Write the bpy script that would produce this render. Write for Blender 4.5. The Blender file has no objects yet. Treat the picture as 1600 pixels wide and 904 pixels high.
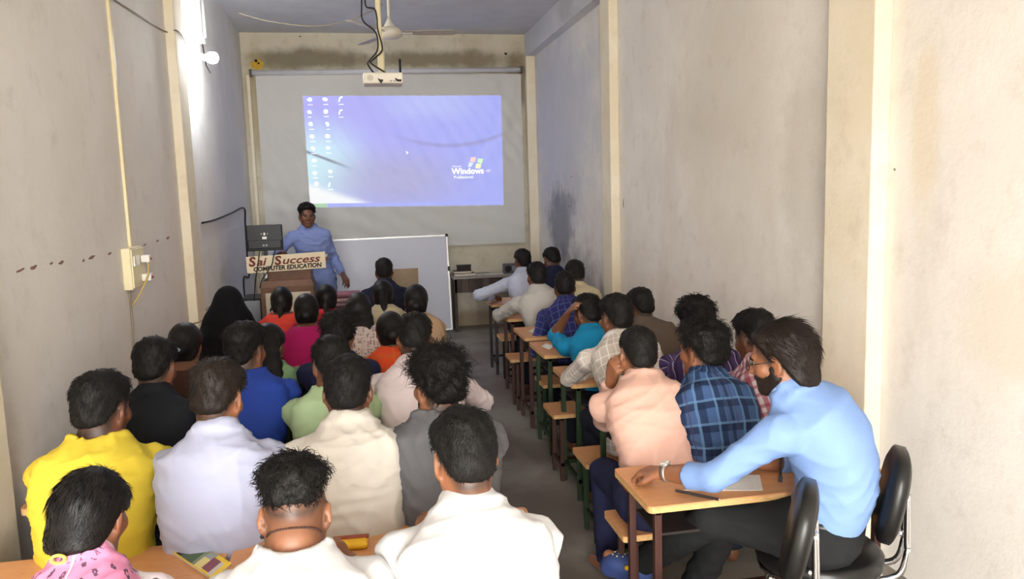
import bpy, bmesh, math, random
import numpy as np
from mathutils import Vector, Matrix

random.seed(7)
SC = bpy.context.scene
COL = SC.collection
PI = math.pi

# ------------------------------------------------------------------ camera
FPX, PITCH, YAW, ROLL, CAMH = 1215.0, .126, .187, -.030, 1.85
def cam_axes():
    cy, sy = math.cos(YAW), math.sin(YAW)
    F = np.array([sy, cy, 0]); R = np.array([cy, -sy, 0]); U = np.array([0, 0, 1.])
    F2 = F*math.cos(PITCH)-U*math.sin(PITCH); U2 = U*math.cos(PITCH)+F*math.sin(PITCH)
    R3 = R*math.cos(ROLL)+U2*math.sin(ROLL); U3 = U2*math.cos(ROLL)-R*math.sin(ROLL)
    return F2, R3, U3
CF, CR, CU = cam_axes()
CPOS = np.array([0, 0, CAMH])
cd = bpy.data.cameras.new('camera'); cam = bpy.data.objects.new('camera', cd); COL.objects.link(cam)
cd.sensor_fit = 'HORIZONTAL'; cd.sensor_width = 36; cd.lens = FPX/1600*36; cd.clip_start = .05
cam.matrix_world = Matrix(((CR[0], CU[0], -CF[0], 0), (CR[1], CU[1], -CF[1], 0), (CR[2], CU[2], -CF[2], CAMH), (0, 0, 0, 1)))
SC.camera = cam
def ray(px): return CF+CR*(px[0]-800)/FPX-CU*(px[1]-452)/FPX
def atY(px, Y): d = ray(px); return CPOS+d*(Y/d[1])
def atX(px, X): d = ray(px); return CPOS+d*(X/d[0])
def atZ(px, Z): d = ray(px); return CPOS+d*((Z-CAMH)/d[2])

# ------------------------------------------------------------------ world, exposure
SC.view_settings.view_transform = 'Standard'; SC.view_settings.look = 'None'
SC.view_settings.exposure = 0.5; SC.view_settings.gamma = 1.0; SC.view_settings.use_curve_mapping = False
SC.cycles.use_denoising = True
SC.cycles.max_bounces = 8; SC.cycles.diffuse_bounces = 6
SC.cycles.sample_clamp_indirect = 8
W = bpy.data.worlds.new('daylight'); SC.world = W; W.use_nodes = True
W.node_tree.nodes['Background'].inputs[0].default_value = (1.0, .982, .952, 1)
W.node_tree.nodes['Background'].inputs[1].default_value = 22.0
# shop-front opening behind the photographer: portal that guides the daylight sampling
OX0, OX1, OZ1, YB = -1.38, .75, 2.9, -2.3
pl = bpy.data.lights.new('doorway_portal', 'AREA'); pl.shape = 'RECTANGLE'; pl.size = OX1-OX0; pl.size_y = OZ1
pl.cycles.is_portal = True
po = bpy.data.objects.new('doorway_portal', pl); COL.objects.link(po)
po.location = ((OX0+OX1)/2, YB-.05, OZ1/2); po.rotation_euler = (PI/2, 0, 0)

# ------------------------------------------------------------------ helpers
def lin(c):
    return tuple(((v/255)/12.92 if v/255 <= .04045 else ((v/255+.055)/1.055)**2.4) for v in c)
def nd(nt, t, **kw):
    n = nt.nodes.new(t)
    for k, v in kw.items(): setattr(n, k, v)
    return n
def newmat(name):
    m = bpy.data.materials.new(name); m.use_nodes = True
    return m, m.node_tree, m.node_tree.nodes['Principled BSDF']
def mixc(nt, fac, a, b, blend='MIX'):
    n = nd(nt, 'ShaderNodeMix', data_type='RGBA', blend_type=blend)
    for sock, v in ((n.inputs[0], fac), (n.inputs[6], a), (n.inputs[7], b)):
        if hasattr(v, 'links'): nt.links.new(v, sock)
        elif isinstance(v, (int, float)): sock.default_value = v
        else: sock.default_value = (*v[:3], 1)
    return n.outputs[2]
def mth(nt, op, a, b=None, c=None, clamp=False):
    n = nd(nt, 'ShaderNodeMath', operation=op, use_clamp=clamp)
    for i, v in enumerate((a, b, c)):
        if v is None: continue
        if hasattr(v, 'links'): nt.links.new(v, n.inputs[i])
        else: n.inputs[i].default_value = v
    return n.outputs[0]
def noise(nt, vec, scale, detail=4, rough=.6, mapscale=None):
    if mapscale:
        mp = nd(nt, 'ShaderNodeMapping'); mp.inputs['Scale'].default_value = mapscale
        nt.links.new(vec, mp.inputs[0]); vec = mp.outputs[0]
    n = nd(nt, 'ShaderNodeTexNoise'); n.inputs['Scale'].default_value = scale
    n.inputs['Detail'].default_value = detail; n.inputs['Roughness'].default_value = rough
    nt.links.new(vec, n.inputs['Vector']); return n.outputs[0]
def ramp(nt, fac, lo, hi):
    n = nd(nt, 'ShaderNodeMapRange', interpolation_type='SMOOTHSTEP'); n.inputs[1].default_value = lo; n.inputs[2].default_value = hi
    nt.links.new(fac, n.inputs[0]); return n.outputs[0]
def bump(nt, bsdf, h, strength=.3, dist=.01):
    b = nd(nt, 'ShaderNodeBump'); b.inputs['Strength'].default_value = strength; b.inputs['Distance'].default_value = dist
    nt.links.new(h, b.inputs['Height']); nt.links.new(b.outputs[0], bsdf.inputs['Normal'])
_mc = {}
def plain(name, rgb, rough=.6, metal=0, var=.12, scale=9, spec=.4):
    """one-colour material with a little procedural unevenness; rgb in 0..255 display values"""
    if name in _mc: return _mc[name]
    m, nt, b = newmat(name); c = lin(rgb)
    tc = nd(nt, 'ShaderNodeTexCoord'); n = noise(nt, tc.outputs['Object'], scale)
    col = mixc(nt, n, [v*(1-var) for v in c], [min(1, v*(1+var)) for v in c])
    nt.links.new(col, b.inputs['Base Color']); b.inputs['Roughness'].default_value = rough; b.inputs['Metallic'].default_value = metal
    b.inputs['Specular IOR Level'].default_value = spec
    _mc[name] = m; return m
def emit(name, rgb, strength):
    if name in _mc: return _mc[name]
    m, nt, b = newmat(name); b.inputs['Base Color'].default_value = (.8, .8, .8, 1)
    b.inputs['Emission Color'].default_value = (*lin(rgb), 1); b.inputs['Emission Strength'].default_value = strength
    _mc[name] = m; return m

def link(name, me, mat, parent=None, label=None, cat=None, group=None, kind=None, smooth=False):
    o = bpy.data.objects.new(name, me); COL.objects.link(o)
    if mat is not None and len(me.materials) == 0: me.materials.append(mat)
    if parent is not None: o.parent = parent
    if smooth: me.shade_smooth()
    tagp(o, label, cat, group, kind); return o
def tagp(o, label=None, cat=None, group=None, kind=None):
    if label: o['label'] = label
    if cat: o['category'] = cat
    if group: o['group'] = group
    if kind: o['kind'] = kind
    return o
def empty(name, loc, label, cat, group=None, rz=0):
    o = bpy.data.objects.new(name, None); COL.objects.link(o); o.location = loc; o.rotation_euler = (0, 0, rz)
    o.empty_display_size = .05
    return tagp(o, label, cat, group)
class MB:
    """small mesh builder"""
    def __init__(s): s.bm = bmesh.new()
    def box(s, x0, y0, z0, x1, y1, z1, bev=0):
        r = bmesh.ops.create_cube(s.bm, size=1)
        for v in r['verts']: v.co = Vector(((x0+x1)/2+v.co.x*(x1-x0), (y0+y1)/2+v.co.y*(y1-y0), (z0+z1)/2+v.co.z*(z1-z0)))
        if bev:
            es = list({e for v in r['verts'] for e in v.link_edges})
            bmesh.ops.bevel(s.bm, geom=es, offset=bev, segments=2, affect='EDGES', profile=.5)
        return s
    def tube(s, pts, r, n=8, cap=True, r1=None):
        pts = [Vector(p) for p in pts]; rings = []
        up = None
        for i, p in enumerate(pts):
            t = (pts[min(i+1, len(pts)-1)]-pts[max(i-1, 0)]).normalized()
            if up is None: up = Vector((0, 0, 1)) if abs(t.z) < .9 else Vector((1, 0, 0))
            a = t.cross(up).normalized(); b = a.cross(t).normalized(); up = b
            rr = r if r1 is None else r+(r1-r)*i/(len(pts)-1)
            rings.append([s.bm.verts.new(p+a*rr*math.cos(2*PI*k/n)+b*rr*math.sin(2*PI*k/n)) for k in range(n)])
        for A, B in zip(rings, rings[1:]):
            for k in range(n): s.bm.faces.new((A[k], A[(k+1) % n], B[(k+1) % n], B[k]))
        if cap: s.bm.faces.new(rings[0][::-1]); s.bm.faces.new(rings[-1])
        return s
    def lathe(s, prof, c=(0, 0, 0), n=20, axis='z'):
        rings = []
        for r, z in prof:
            ring = []
            for k in range(n):
                a = 2*PI*k/n; p = (r*math.cos(a), r*math.sin(a), z)
                if axis == 'y': p = (p[0], p[2], p[1])
                if axis == 'x': p = (p[2], p[0], p[1])
                ring.append(s.bm.verts.new(Vector(c)+Vector(p)))
            rings.append(ring)
        for A, B in zip(rings, rings[1:]):
            for k in range(n): s.bm.faces.new((A[k], A[(k+1) % n], B[(k+1) % n], B[k]))
        s.bm.faces.new(rings[0][::-1]); s.bm.faces.new(rings[-1]); return s
    def prism(s, pts, vec):
        a = [s.bm.verts.new(p) for p in pts]; b = [s.bm.verts.new(Vector(p)+Vector(vec)) for p in pts]
        s.bm.faces.new(a); s.bm.faces.new(b[::-1]); n = len(a)
        for i in range(n): s.bm.faces.new((a[i], b[i], b[(i+1) % n], a[(i+1) % n]))
        return s
    def mesh(s, name='m'):
        bmesh.ops.recalc_face_normals(s.bm, faces=s.bm.faces)
        me = bpy.data.meshes.new(name); s.bm.to_mesh(me); s.bm.free(); return me
def smoothpts(pts, sub=6):
    P = [Vector(p) for p in pts]; out = []
    for i in range(len(P)-1):
        p0 = P[max(i-1, 0)]; p1 = P[i]; p2 = P[i+1]; p3 = P[min(i+2, len(P)-1)]
        for k in range(sub):
            t = k/sub
            out.append(.5*((2*p1)+(p2-p0)*t+(2*p0-5*p1+4*p2-p3)*t*t+(3*p1-p0-3*p2+p3)*t**3))
    out.append(P[-1]); return out
def part(name, mb, mat, parent, smooth=False, **kw): return link(name, mb.mesh(name), mat, parent, smooth=smooth, **kw)
def text_mesh(body, size, extrude=.0006, shear=0, bold=0, align='LEFT'):
    c = bpy.data.curves.new('lettering', 'FONT'); c.body = body; c.size = size; c.extrude = extrude; c.shear = shear; c.offset = bold
    c.align_x = align; c.resolution_u = 3
    o = bpy.data.objects.new('lettering', c); COL.objects.link(o)
    dg = bpy.context.evaluated_depsgraph_get(); me = bpy.data.meshes.new_from_object(o.evaluated_get(dg))
    bpy.data.objects.remove(o); return me

# ------------------------------------------------------------------ room
XL, XR, YF, H = -1.41, 2.41, 10.68, 3.95
def wallmat(name, base, dark, light, stains=(), grime=.5):
    m, nt, b = newmat(name); g = nd(nt, 'ShaderNodeNewGeometry').outputs['Position']
    n1 = noise(nt, g, 1.1, 6, .62); n2 = noise(nt, g, 5, 6, .7); n3 = noise(nt, g, 1.6, 5, .6, (1, 1, .35))
    c = mixc(nt, ramp(nt, n1, .38, .68), lin(base), lin(light))
    c = mixc(nt, mth(nt, 'MULTIPLY', ramp(nt, n3, .5, .8), grime), c, lin(dark))
    c = mixc(nt, mth(nt, 'MULTIPLY', ramp(nt, n2, .50, .74), .45), c, lin(dark))
    n4 = noise(nt, g, 9, 5, .75)
    c = mixc(nt, mth(nt, 'MULTIPLY', ramp(nt, n4, .58, .68), .35), c, lin(light))
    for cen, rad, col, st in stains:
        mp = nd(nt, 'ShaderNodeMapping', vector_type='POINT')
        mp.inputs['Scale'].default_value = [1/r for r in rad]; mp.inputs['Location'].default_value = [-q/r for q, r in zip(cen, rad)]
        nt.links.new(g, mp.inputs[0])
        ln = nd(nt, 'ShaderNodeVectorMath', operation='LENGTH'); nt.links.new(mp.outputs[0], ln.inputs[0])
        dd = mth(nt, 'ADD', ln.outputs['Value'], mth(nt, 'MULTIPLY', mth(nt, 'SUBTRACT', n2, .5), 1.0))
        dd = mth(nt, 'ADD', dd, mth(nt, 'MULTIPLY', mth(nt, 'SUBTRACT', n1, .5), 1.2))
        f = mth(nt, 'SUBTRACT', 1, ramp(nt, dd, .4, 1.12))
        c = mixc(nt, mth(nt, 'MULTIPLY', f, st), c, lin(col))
    nt.links.new(c, b.inputs['Base Color']); b.inputs['Roughness'].default_value = .85; b.inputs['Specular IOR Level'].default_value = .2
    bump(nt, b, mth(nt, 'ADD', n2, mth(nt, 'MULTIPLY', noise(nt, g, 34, 3), .35)), .35, .012)
    return m
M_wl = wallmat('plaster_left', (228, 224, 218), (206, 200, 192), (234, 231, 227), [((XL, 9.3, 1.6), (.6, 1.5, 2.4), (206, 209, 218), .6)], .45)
M_wr = wallmat('plaster_right', (229, 224, 216), (204, 196, 185), (238, 234, 227),
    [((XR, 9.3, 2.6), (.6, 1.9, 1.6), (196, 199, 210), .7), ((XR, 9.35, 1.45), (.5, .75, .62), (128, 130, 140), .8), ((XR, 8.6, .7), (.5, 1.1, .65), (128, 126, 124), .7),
     ((XR, 3.02, 2.05), (.5, .10, .42), (222, 208, 180), .6), ((XR, 2.5, 1.25), (.5, .35, .28), (218, 206, 184), .5), ((XR, 4.9, 2.3), (.5, .9, 1.0), (206, 194, 176), .3), ((XR, 3.95, 1.9), (.5, .25, .8), (186, 178, 164), .4)])
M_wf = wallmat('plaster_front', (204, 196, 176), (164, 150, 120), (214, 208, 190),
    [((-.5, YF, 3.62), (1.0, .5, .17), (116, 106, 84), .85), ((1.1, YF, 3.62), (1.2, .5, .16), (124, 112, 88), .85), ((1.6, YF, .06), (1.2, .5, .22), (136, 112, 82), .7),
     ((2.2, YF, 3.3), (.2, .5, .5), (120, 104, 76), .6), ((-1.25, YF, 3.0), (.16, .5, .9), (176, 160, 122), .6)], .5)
M_pil = wallmat('plaster_pilaster', (230, 219, 194), (208, 194, 166), (238, 230, 212), (), .4)
M_ceil = wallmat('plaster_ceiling', (202, 203, 207), (182, 181, 184), (214, 215, 217), (), .4)
def floor_mat():
    m, nt, b = newmat('concrete_floor'); g = nd(nt, 'ShaderNodeNewGeometry').outputs['Position']
    n1 = noise(nt, g, .9, 5, .55); n2 = noise(nt, g, 12, 6, .7)
    c = mixc(nt, ramp(nt, n1, .42, .6), lin((112, 101, 90)), lin((146, 140, 130)))
    c = mixc(nt, mth(nt, 'MULTIPLY', ramp(nt, n2, .5, .8), .35), c, lin((92, 84, 76)))
    nt.links.new(c, b.inputs['Base Color']); b.inputs['Roughness'].default_value = .55
    bump(nt, b, n2, .12, .006); return m
M_floor = floor_mat()
def struct(name, mb, mat, **kw): return link(name, mb.mesh(name), mat, kind='structure', **kw)
struct('floor', MB().box(XL-.12, YB, -.12, XR+.12, YF+.12, 0), M_floor)
struct('ground_outside', MB().box(-9, YB-14, -.2, 9, YB, -.06), plain('pale_ground', (190, 180, 162), .9))
struct('ceiling', MB().box(XL-.12, YB, H, XR+.12, YF+.12, H+.15), M_ceil)
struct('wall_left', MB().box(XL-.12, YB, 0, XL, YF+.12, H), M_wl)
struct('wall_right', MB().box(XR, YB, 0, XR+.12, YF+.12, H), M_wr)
struct('wall_front', MB().box(XL, YF, 0, XR, YF+.12, H), M_wf)
struct('wall_back', MB().box(XL, YB-.12, 0, OX0, YB, H).box(OX1, YB-.12, 0, XR, YB, H).box(OX0, YB-.12, OZ1, OX1, YB, H), M_wl)
struct('beam_right', MB().box(2.295, YB, 3.65, XR, YF, H), M_ceil)
struct('pilaster_right_near', MB().box(2.32, 3.25, 0, XR, 3.62, 3.65, .008), M_pil)
struct('pilaster_right_middle', MB().box(2.32, 7.09, 0, XR, 7.36, 3.65, .008), M_pil)
struct('pilaster_left_near', MB().box(XL, 2.72, 0, -1.33, 3.10, H, .008), M_pil)
struct('pilaster_left_middle', MB().box(XL, 6.55, 0, -1.335, 6.86, H, .008), M_pil)
struct('pilaster_front_right', MB().box(2.28, 10.56, 0, XR, YF, 3.65, .008), M_pil)
struct('trim_1', MB().box(-1.355, 10.63, 0, -1.315, YF, 3.42, .006), M_pil)
# chips and gouges along the horizontal groove of the left wall
M_chip = plain('exposed_brick_render', (138, 110, 98), .9)
wl = bpy.data.objects['wall_left']
rc = random.Random(3)
for (px, ln) in [((31, 422), .13), ((52, 417), .10), ((80, 411), .06), ((95, 410), .10), ((130, 407), .05), ((143, 402), .14), ((171, 396), .10), ((226, 382), .10), ((246, 376), .10), ((262, 371), .14), ((285, 361), .12), ((200, 388), .06)]:
    q = atX(px, XL); hh = rc.uniform(.004, .009); ln *= .7
    pts = []
    for k in range(9):
        a = 2*PI*k/9; pts.append((XL-.002, q[1]+ln/2*math.cos(a)*rc.uniform(.7, 1.1), q[2]+hh*math.sin(a)*rc.uniform(.5, 1.4)+.05*(math.cos(a))*ln))
    part('plaster_chip', MB().prism(pts, (.005, 0, 0)), M_chip, wl)
for px, w_, h_ in [((962, 300), .03, .10), ((974, 318), .02, .09), ((893, 56+220), .03, .02), ((890, 322), .14, .012), ((1398, 265), .015, .015), ((870, 322), .1, .01)]:
    q = atX(px, XR); part('plaster_chip', MB().prism([(XR+.002, q[1]+w_/2*math.cos(2*PI*k/8)*rc.uniform(.7, 1.1), q[2]+h_/2*math.sin(2*PI*k/8)*rc.uniform(.7, 1.1)) for k in range(8)], (-.004, 0, 0)), M_chip, bpy.data.objects['wall_right'])
# ------------------------------------------------------------------ left-wall fixtures
M_pvc = plain('cream_pvc', (226, 214, 176), .5); M_black = plain('black_plastic', (18, 18, 20), .45); M_white = plain('white_plastic', (225, 223, 216), .4)
M_wire = plain('black_cable', (14, 14, 15), .6); M_gwire = plain('grey_wire', (140, 128, 106), .7)
def tagthing(name, mb, mat, label, cat, group=None, smooth=False): return link(name, mb.mesh(name), mat, label=label, cat=cat, group=group, smooth=smooth)
tagthing('cable_trunking', MB().box(XL, 5.10, 1.57, XL+.018, 5.135, H, .003), M_pvc, 'cream vertical cable trunking running down to the switchboard on the wall', 'trunking')
sb = empty('switchboard', (XL, 5.08, 1.33), 'cream electrical switchboard with plugs on the plain wall below the trunking', 'switchboard')
part('back_box', MB().box(0, -.14, 0, .05, .14, .25, .006), M_pvc, sb)
part('face_plate', MB().box(.05, -.13, .01, .057, .13, .24, .003), plain('switch_plate', (238, 228, 190), .4), sb)
for k in range(3):
    s_ = part('switch', MB().box(.057, -.11+.045*k, .14, .066, -.08+.045*k, .20, .003), M_white, sb)
for k, z in enumerate((.055, .17)):
    p_ = part('plug', MB().box(.057, .04, z-.02, .11, .10, z+.025, .006), M_white, sb); part('indicator', MB().box(.11, .055, z-.006, .114, .085, z+.006), plain('red_dot', (150, 40, 36), .5), p_)
part('plug_wire', MB().tube(smoothpts([(.09, .07, .17), (.10, .02, .08), (.07, -.06, -.02), (.02, -.07, -.10)]), .005, 6), plain('yellow_wire', (196, 170, 90), .6), sb, True)
tagthing('wall_wire', MB().tube(smoothpts([tuple(atX(q, XL)+[.008, 0, 0]) for q in [(200, 452), (205, 505), (211, 556)]]+[tuple(atX(q, XL)+[.010, 0, 0]) for q in [(250, 535), (275, 519)]]+[(XL+.013, 6.4, .88), (-1.326, 6.56, .88), (-1.326, 6.85, .88), (XL+.013, 6.95, .88), (XL+.012, 7.9, .90), (XL+.012, 8.25, .97), (XL+.012, 8.5, .93)]), .006, 6), M_gwire, 'thin grey wire dropping from the switchboard and running low along the wall', 'wire', None, True)
tagthing('overhead_wire', MB().tube(smoothpts([tuple(atX(q, XL)+[.01, 0, 0]) for q in [(120, -35), (200, 15), (255, 49)]]+[(-1.325, 6.56, 3.15), (-1.325, 6.85, 3.12), (XL+.01, 6.95, 3.1), (XL+.01, 7.4, 3.09), (-1.33, 7.55, 3.10)]), .006, 6), M_gwire, 'sagging grey wire crossing the upper wall towards the light bulb', 'wire', None, True)
tagthing('hanging_cable', MB().tube(smoothpts([(XL+.02, 7.0, H-.005), (XL+.018, 7.03, 3.5), (XL+.022, 7.04, 3.1), (XL+.015, 7.05, 2.95)]), .011, 6), M_wire, 'short black cable hanging down the wall beside the bulb', 'cable', None, True)
tb = empty('tube_light_batten', (XL, 7.9, 3.35), 'unlit white tube holder on the wall above the bulb', 'light')
part('batten', MB().box(0, -.02, 0, .04, .02, .34, .004), M_white, tb); part('end_cap', MB().box(0, -.03, .34, .06, .03, .39, .006), M_white, tb); part('end_cap', MB().box(0, -.03, -.05, .06, .03, 0, .006), M_white, tb)
part('tube', MB().tube([(.06, 0, 0), (.06, 0, .34)], .013, 8), plain('dull_tube', (205, 208, 210), .3), tb, True); part('lead', MB().tube([(.03, .02, -.05), (.05, .01, -.25), (.10, -.1, -.33)], .006, 6), M_wire, tb, True)
bl = empty('light_bulb', (XL, 7.45, 3.08), 'glowing white bulb in an angled holder on the wall', 'light')
part('ceiling_rose', MB().lathe([(.045, 0), (.045, .02), (.025, .035)], (0, 0, .03), 16, 'x'), M_white, bl)
part('holder', MB().tube([(.03, 0, .03), (.11, -.05, .02)], .022, 12), M_white, bl, True)
g_ = part('glass', MB().lathe([(.018, -.075), (.03, -.05), (.046, -.02), (.050, .01), (.042, .035), (.02, .05), (.004, .053)], (.20, -.10, .0), 20, 'x'), emit('bulb_glow', (246, 250, 255), 330), bl, True)
tagthing('monitor_cable', MB().tube(smoothpts([tuple(atX(q, XL)+[.01, 0, 0]) for q in [(314, 348), (335, 343), (360, 333), (380, 325), (382, 350), (385, 400), (388, 432)]]+[(XL+.012, 9.5, .93), (XL+.014, 9.46, .6), (XL+.02, 9.4, .1)]), .009, 6), M_wire, 'black cable pinned along the wall and dropping behind the monitor', 'cable', None, True)

# ------------------------------------------------------------------ front wall: screen, projector, fan
ps = empty('projection_screen', (.46, 10.62, 3.42), 'wide crumpled white pull-down projection screen hanging on the end wall', 'screen')
part('roller_tube', MB().tube([(-1.74, -.01, .015), (1.75, -.01, .055)], .034, 16), plain('roller_white', (206, 206, 212), .5), ps, True)
part('end_bracket', MB().box(-1.77, -.05, -.03, -1.74, .05, .06, .006), plain('grey_bracket', (96, 90, 82), .6), ps)
part('end_bracket', MB().box(1.75, -.05, .01, 1.78, .05, .10, .006), plain('grey_bracket', (96, 90, 82), .6), ps)
def sheet_y(x, z):
    """crumples of the sheet, metres towards the wall; x from the screen centre, z below the tube"""
    d = .009*math.sin(9*x+7*z+1.5*math.sin(2.1*z+x))*math.exp(-((x+.2)**2)/2.2)
    d += .008*math.sin(23*(z+.42*x)+2*math.sin(3*x))*(.3+.7*math.exp(-((z+1.95)**2)/.25))
    d += .006*math.sin(31*(x+.6*z)+1.7*math.sin(4*z+2*x))*math.exp(-((z+.9)**2)/.9)
    d += .010*math.sin(5*math.hypot(x-.3, z+.2)*4.5)*math.exp(-((math.hypot(x-.3, z+.2)-1.25)/.35)**2)
    return d*min(1, -z*3)
def sheet(x0, x1, z0, z1, nx, nz, off, corners=None):
    vs = []; fs = []
    for j in range(nz+1):
        for i in range(nx+1):
            u, v = i/nx, j/nz
            if corners:
                a, b, c, d = corners; x = (a[0]*(1-u)+b[0]*u)*(1-v)+(d[0]*(1-u)+c[0]*u)*v; z = (a[1]*(1-u)+b[1]*u)*(1-v)+(d[1]*(1-u)+c[1]*u)*v
            else: x = x0+(x1-x0)*u; z = z0+(z1-z0)*v
            vs.append((x, sheet_y(x, z)-off, z))
    for j in range(nz):
        for i in range(nx):
            k = j*(nx+1)+i; fs.append((k, k+1, k+nx+2, k+nx+1))
    me = bpy.data.meshes.new('sheet'); me.from_pydata(vs, [], fs); me.validate(); me.update(); uv = me.uv_layers.new(name='uv')
    for p in me.polygons:
        for li, vi in zip(p.loop_indices, p.vertices): uv.data[li].uv = ((vi % (nx+1))/nx, (vi//(nx+1))/nz)
    return me
M_sheet = plain('screen_cloth', (205, 204, 200), .55, 0, .03)
link('cloth', sheet(-1.70, 1.76, -2.29, .0, 150, 110, 0), M_sheet, ps, smooth=True)
def img_mat():
    m, nt, b = newmat('projected_desktop'); uv = nd(nt, 'ShaderNodeUVMap'); sp = nd(nt, 'ShaderNodeSeparateXYZ'); nt.links.new(uv.outputs[0], sp.inputs[0])
    x, y = sp.outputs[0], sp.outputs[1]
    c = mixc(nt, ramp(nt, x, 0, 1), lin((166, 164, 250)), lin((158, 168, 252)))
    dist = mth(nt, 'SQRT', mth(nt, 'ADD', mth(nt, 'POWER', mth(nt, 'SUBTRACT', x, .05), 2), mth(nt, 'POWER', mth(nt, 'MULTIPLY', mth(nt, 'SUBTRACT', y, .36), .62), 2)))
    c = mixc(nt, mth(nt, 'SUBTRACT', 1, ramp(nt, dist, .03, .36)), c, lin((205, 246, 255)))
    mid = mth(nt, 'SQRT', mth(nt, 'ADD', mth(nt, 'POWER', mth(nt, 'MULTIPLY', mth(nt, 'SUBTRACT', x, .42), .75), 2), mth(nt, 'POWER', mth(nt, 'SUBTRACT', y, .24), 2)))
    c = mixc(nt, mth(nt, 'MULTIPLY', mth(nt, 'SUBTRACT', 1, ramp(nt, mid, .05, .40)), .75), c, lin((168, 166, 204)))
    # bright swoosh from the lower corner and thin dark arc
    sw = mth(nt, 'SUBTRACT', y, mth(nt, 'SUBTRACT', .20, mth(nt, 'MULTIPLY', x, .62)))
    c = mixc(nt, mth(nt, 'SUBTRACT', 1, ramp(nt, sw, -.03, .05)), c, lin((252, 255, 255)))
    arc = mth(nt, 'ABSOLUTE', mth(nt, 'SUBTRACT', y, mth(nt, 'ADD', .55, mth(nt, 'MULTIPLY', mth(nt, 'POWER', mth(nt, 'SUBTRACT', x, .72), 2), 1.25))))
    c = mixc(nt, mth(nt, 'MULTIPLY', mth(nt, 'MULTIPLY', mth(nt, 'SUBTRACT', 1, ramp(nt, arc, .004, .03)), ramp(nt, x, .38, .62)), .75), c, lin((140, 138, 205)))
    ray_ = mth(nt, 'ABSOLUTE', mth(nt, 'SUBTRACT', y, mth(nt, 'SUBTRACT', .505, mth(nt, 'MULTIPLY', x, .72))))
    c = mixc(nt, mth(nt, 'MULTIPLY', mth(nt, 'SUBTRACT', 1, ramp(nt, ray_, .004, .022)), mth(nt, 'SUBTRACT', 1, ramp(nt, x, .10, .26))), c, lin((118, 130, 150)))
    top = mth(nt, 'MULTIPLY', ramp(nt, y, .72, .9), mth(nt, 'SUBTRACT', 1, ramp(nt, mth(nt, 'ABSOLUTE', mth(nt, 'SUBTRACT', x, .62)), .05, .35)))
    c = mixc(nt, mth(nt, 'MULTIPLY', top, .5), c, lin((188, 204, 255)))
    bar = mth(nt, 'LESS_THAN', y, .035)
    c = mixc(nt, bar, c, lin((160, 172, 255))); st = mth(nt, 'MULTIPLY', bar, mth(nt, 'LESS_THAN', x, .085)); c = mixc(nt, st, c, lin((168, 214, 170)))
    b.inputs['Base Color'].default_value = (.22, .22, .24, 1); b.inputs['Roughness'].default_value = .6
    nt.links.new(c, b.inputs['Emission Color']); b.inputs['Emission Strength'].default_value = .57
    return m
def S(px):
    q = atY(px, 10.62); return (q[0]-.46, q[2]-3.42)
IMG = [S((485, 324)), S((787, 320)), S((783, 149)), S((473, 150))]
im = link('projected_picture', sheet(0, 1, 0, 1, 110, 70, .004, IMG), img_mat(), ps, smooth=True)
M_ico = emit('icon_white', (250, 253, 255), .68)
def onscreen(name, me, px, mat, off=.008, parent=None):
    x, z = S(px); me.transform(Matrix.Translation((x, sheet_y(x, z)-off, z)) @ Matrix.Rotation(PI/2, 4, 'X') if name.endswith('text') else Matrix.Translation((x, sheet_y(x, z)-off, z)))
    if name.endswith('text'):
        for v in me.vertices: v.co.y = sheet_y(v.co.x, v.co.z)-off
    return link(name, me, mat, parent or im)
ri = random.Random(5)
for px in [(484, 156), (484, 175), (486, 194), (488, 213), (489, 232), (491, 251), (492, 270), (494, 287), (508, 155), (509, 174), (511, 194), (512, 213), (513, 231), (516, 268), (532, 155), (532, 175), (516, 288)]:
    w_ = .032; pts = [(w_*math.cos(2*PI*k/8)*ri.uniform(.75, 1.15), 0, w_*.9*math.sin(2*PI*k/8)*ri.uniform(.65, 1.1)) for k in range(8)]
    if px[0] > 525 or px == (516, 288): pts = [(-.03, 0, -.03), (-.015, 0, -.035), (.0, 0, .01), (.028, 0, .022), (.03, 0, .035), (-.008, 0, .03)]
    onscreen('desktop_icon', MB().prism(pts, (0, -.001, 0)).mesh(), px, M_ico)
    onscreen('icon_caption', MB().box(-.032, -.001, -.004, .032, 0, .004).mesh(), (px[0]+1, px[1]+8), emit('icon_caption_white', (226, 234, 255), .56))
onscreen('mouse_pointer', MB().prism([(-.015, 0, .02), (.02, 0, -.008), (.004, 0, -.01), (-.004, 0, -.028)], (0, -.001, 0)).mesh(), (636, 238), M_ico)
onscreen('windows_text', text_mesh('Windows', .112, bold=.0012), (706, 272), emit('logo_white', (255, 255, 255), .72))
onscreen('professional_text', text_mesh('Professional', .055), (709, 279), emit('icon_caption_white', (226, 234, 255), .56))
onscreen('microsoft_text', text_mesh('Microsoft', .03), (707, 261), emit('icon_caption_white', (226, 234, 255), .56))
onscreen('edition_text', text_mesh('xp', .06, shear=.3), (759, 268), emit('edition_orange', (206, 168, 214), .6))
for (px, col) in [((739, 249), (232, 150, 130)), ((750, 251), (150, 214, 120)), ((736, 257), (160, 196, 250)), ((747, 259), (232, 226, 120))]:
    onscreen('flag_pane', MB().prism([(-.042, 0, -.028), (.026, 0, -.034), (.042, 0, .026), (-.026, 0, .032)], (0, -.001, 0)).mesh(), px, emit('flag_%d_%d' % col[:2], col, .6))
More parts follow.
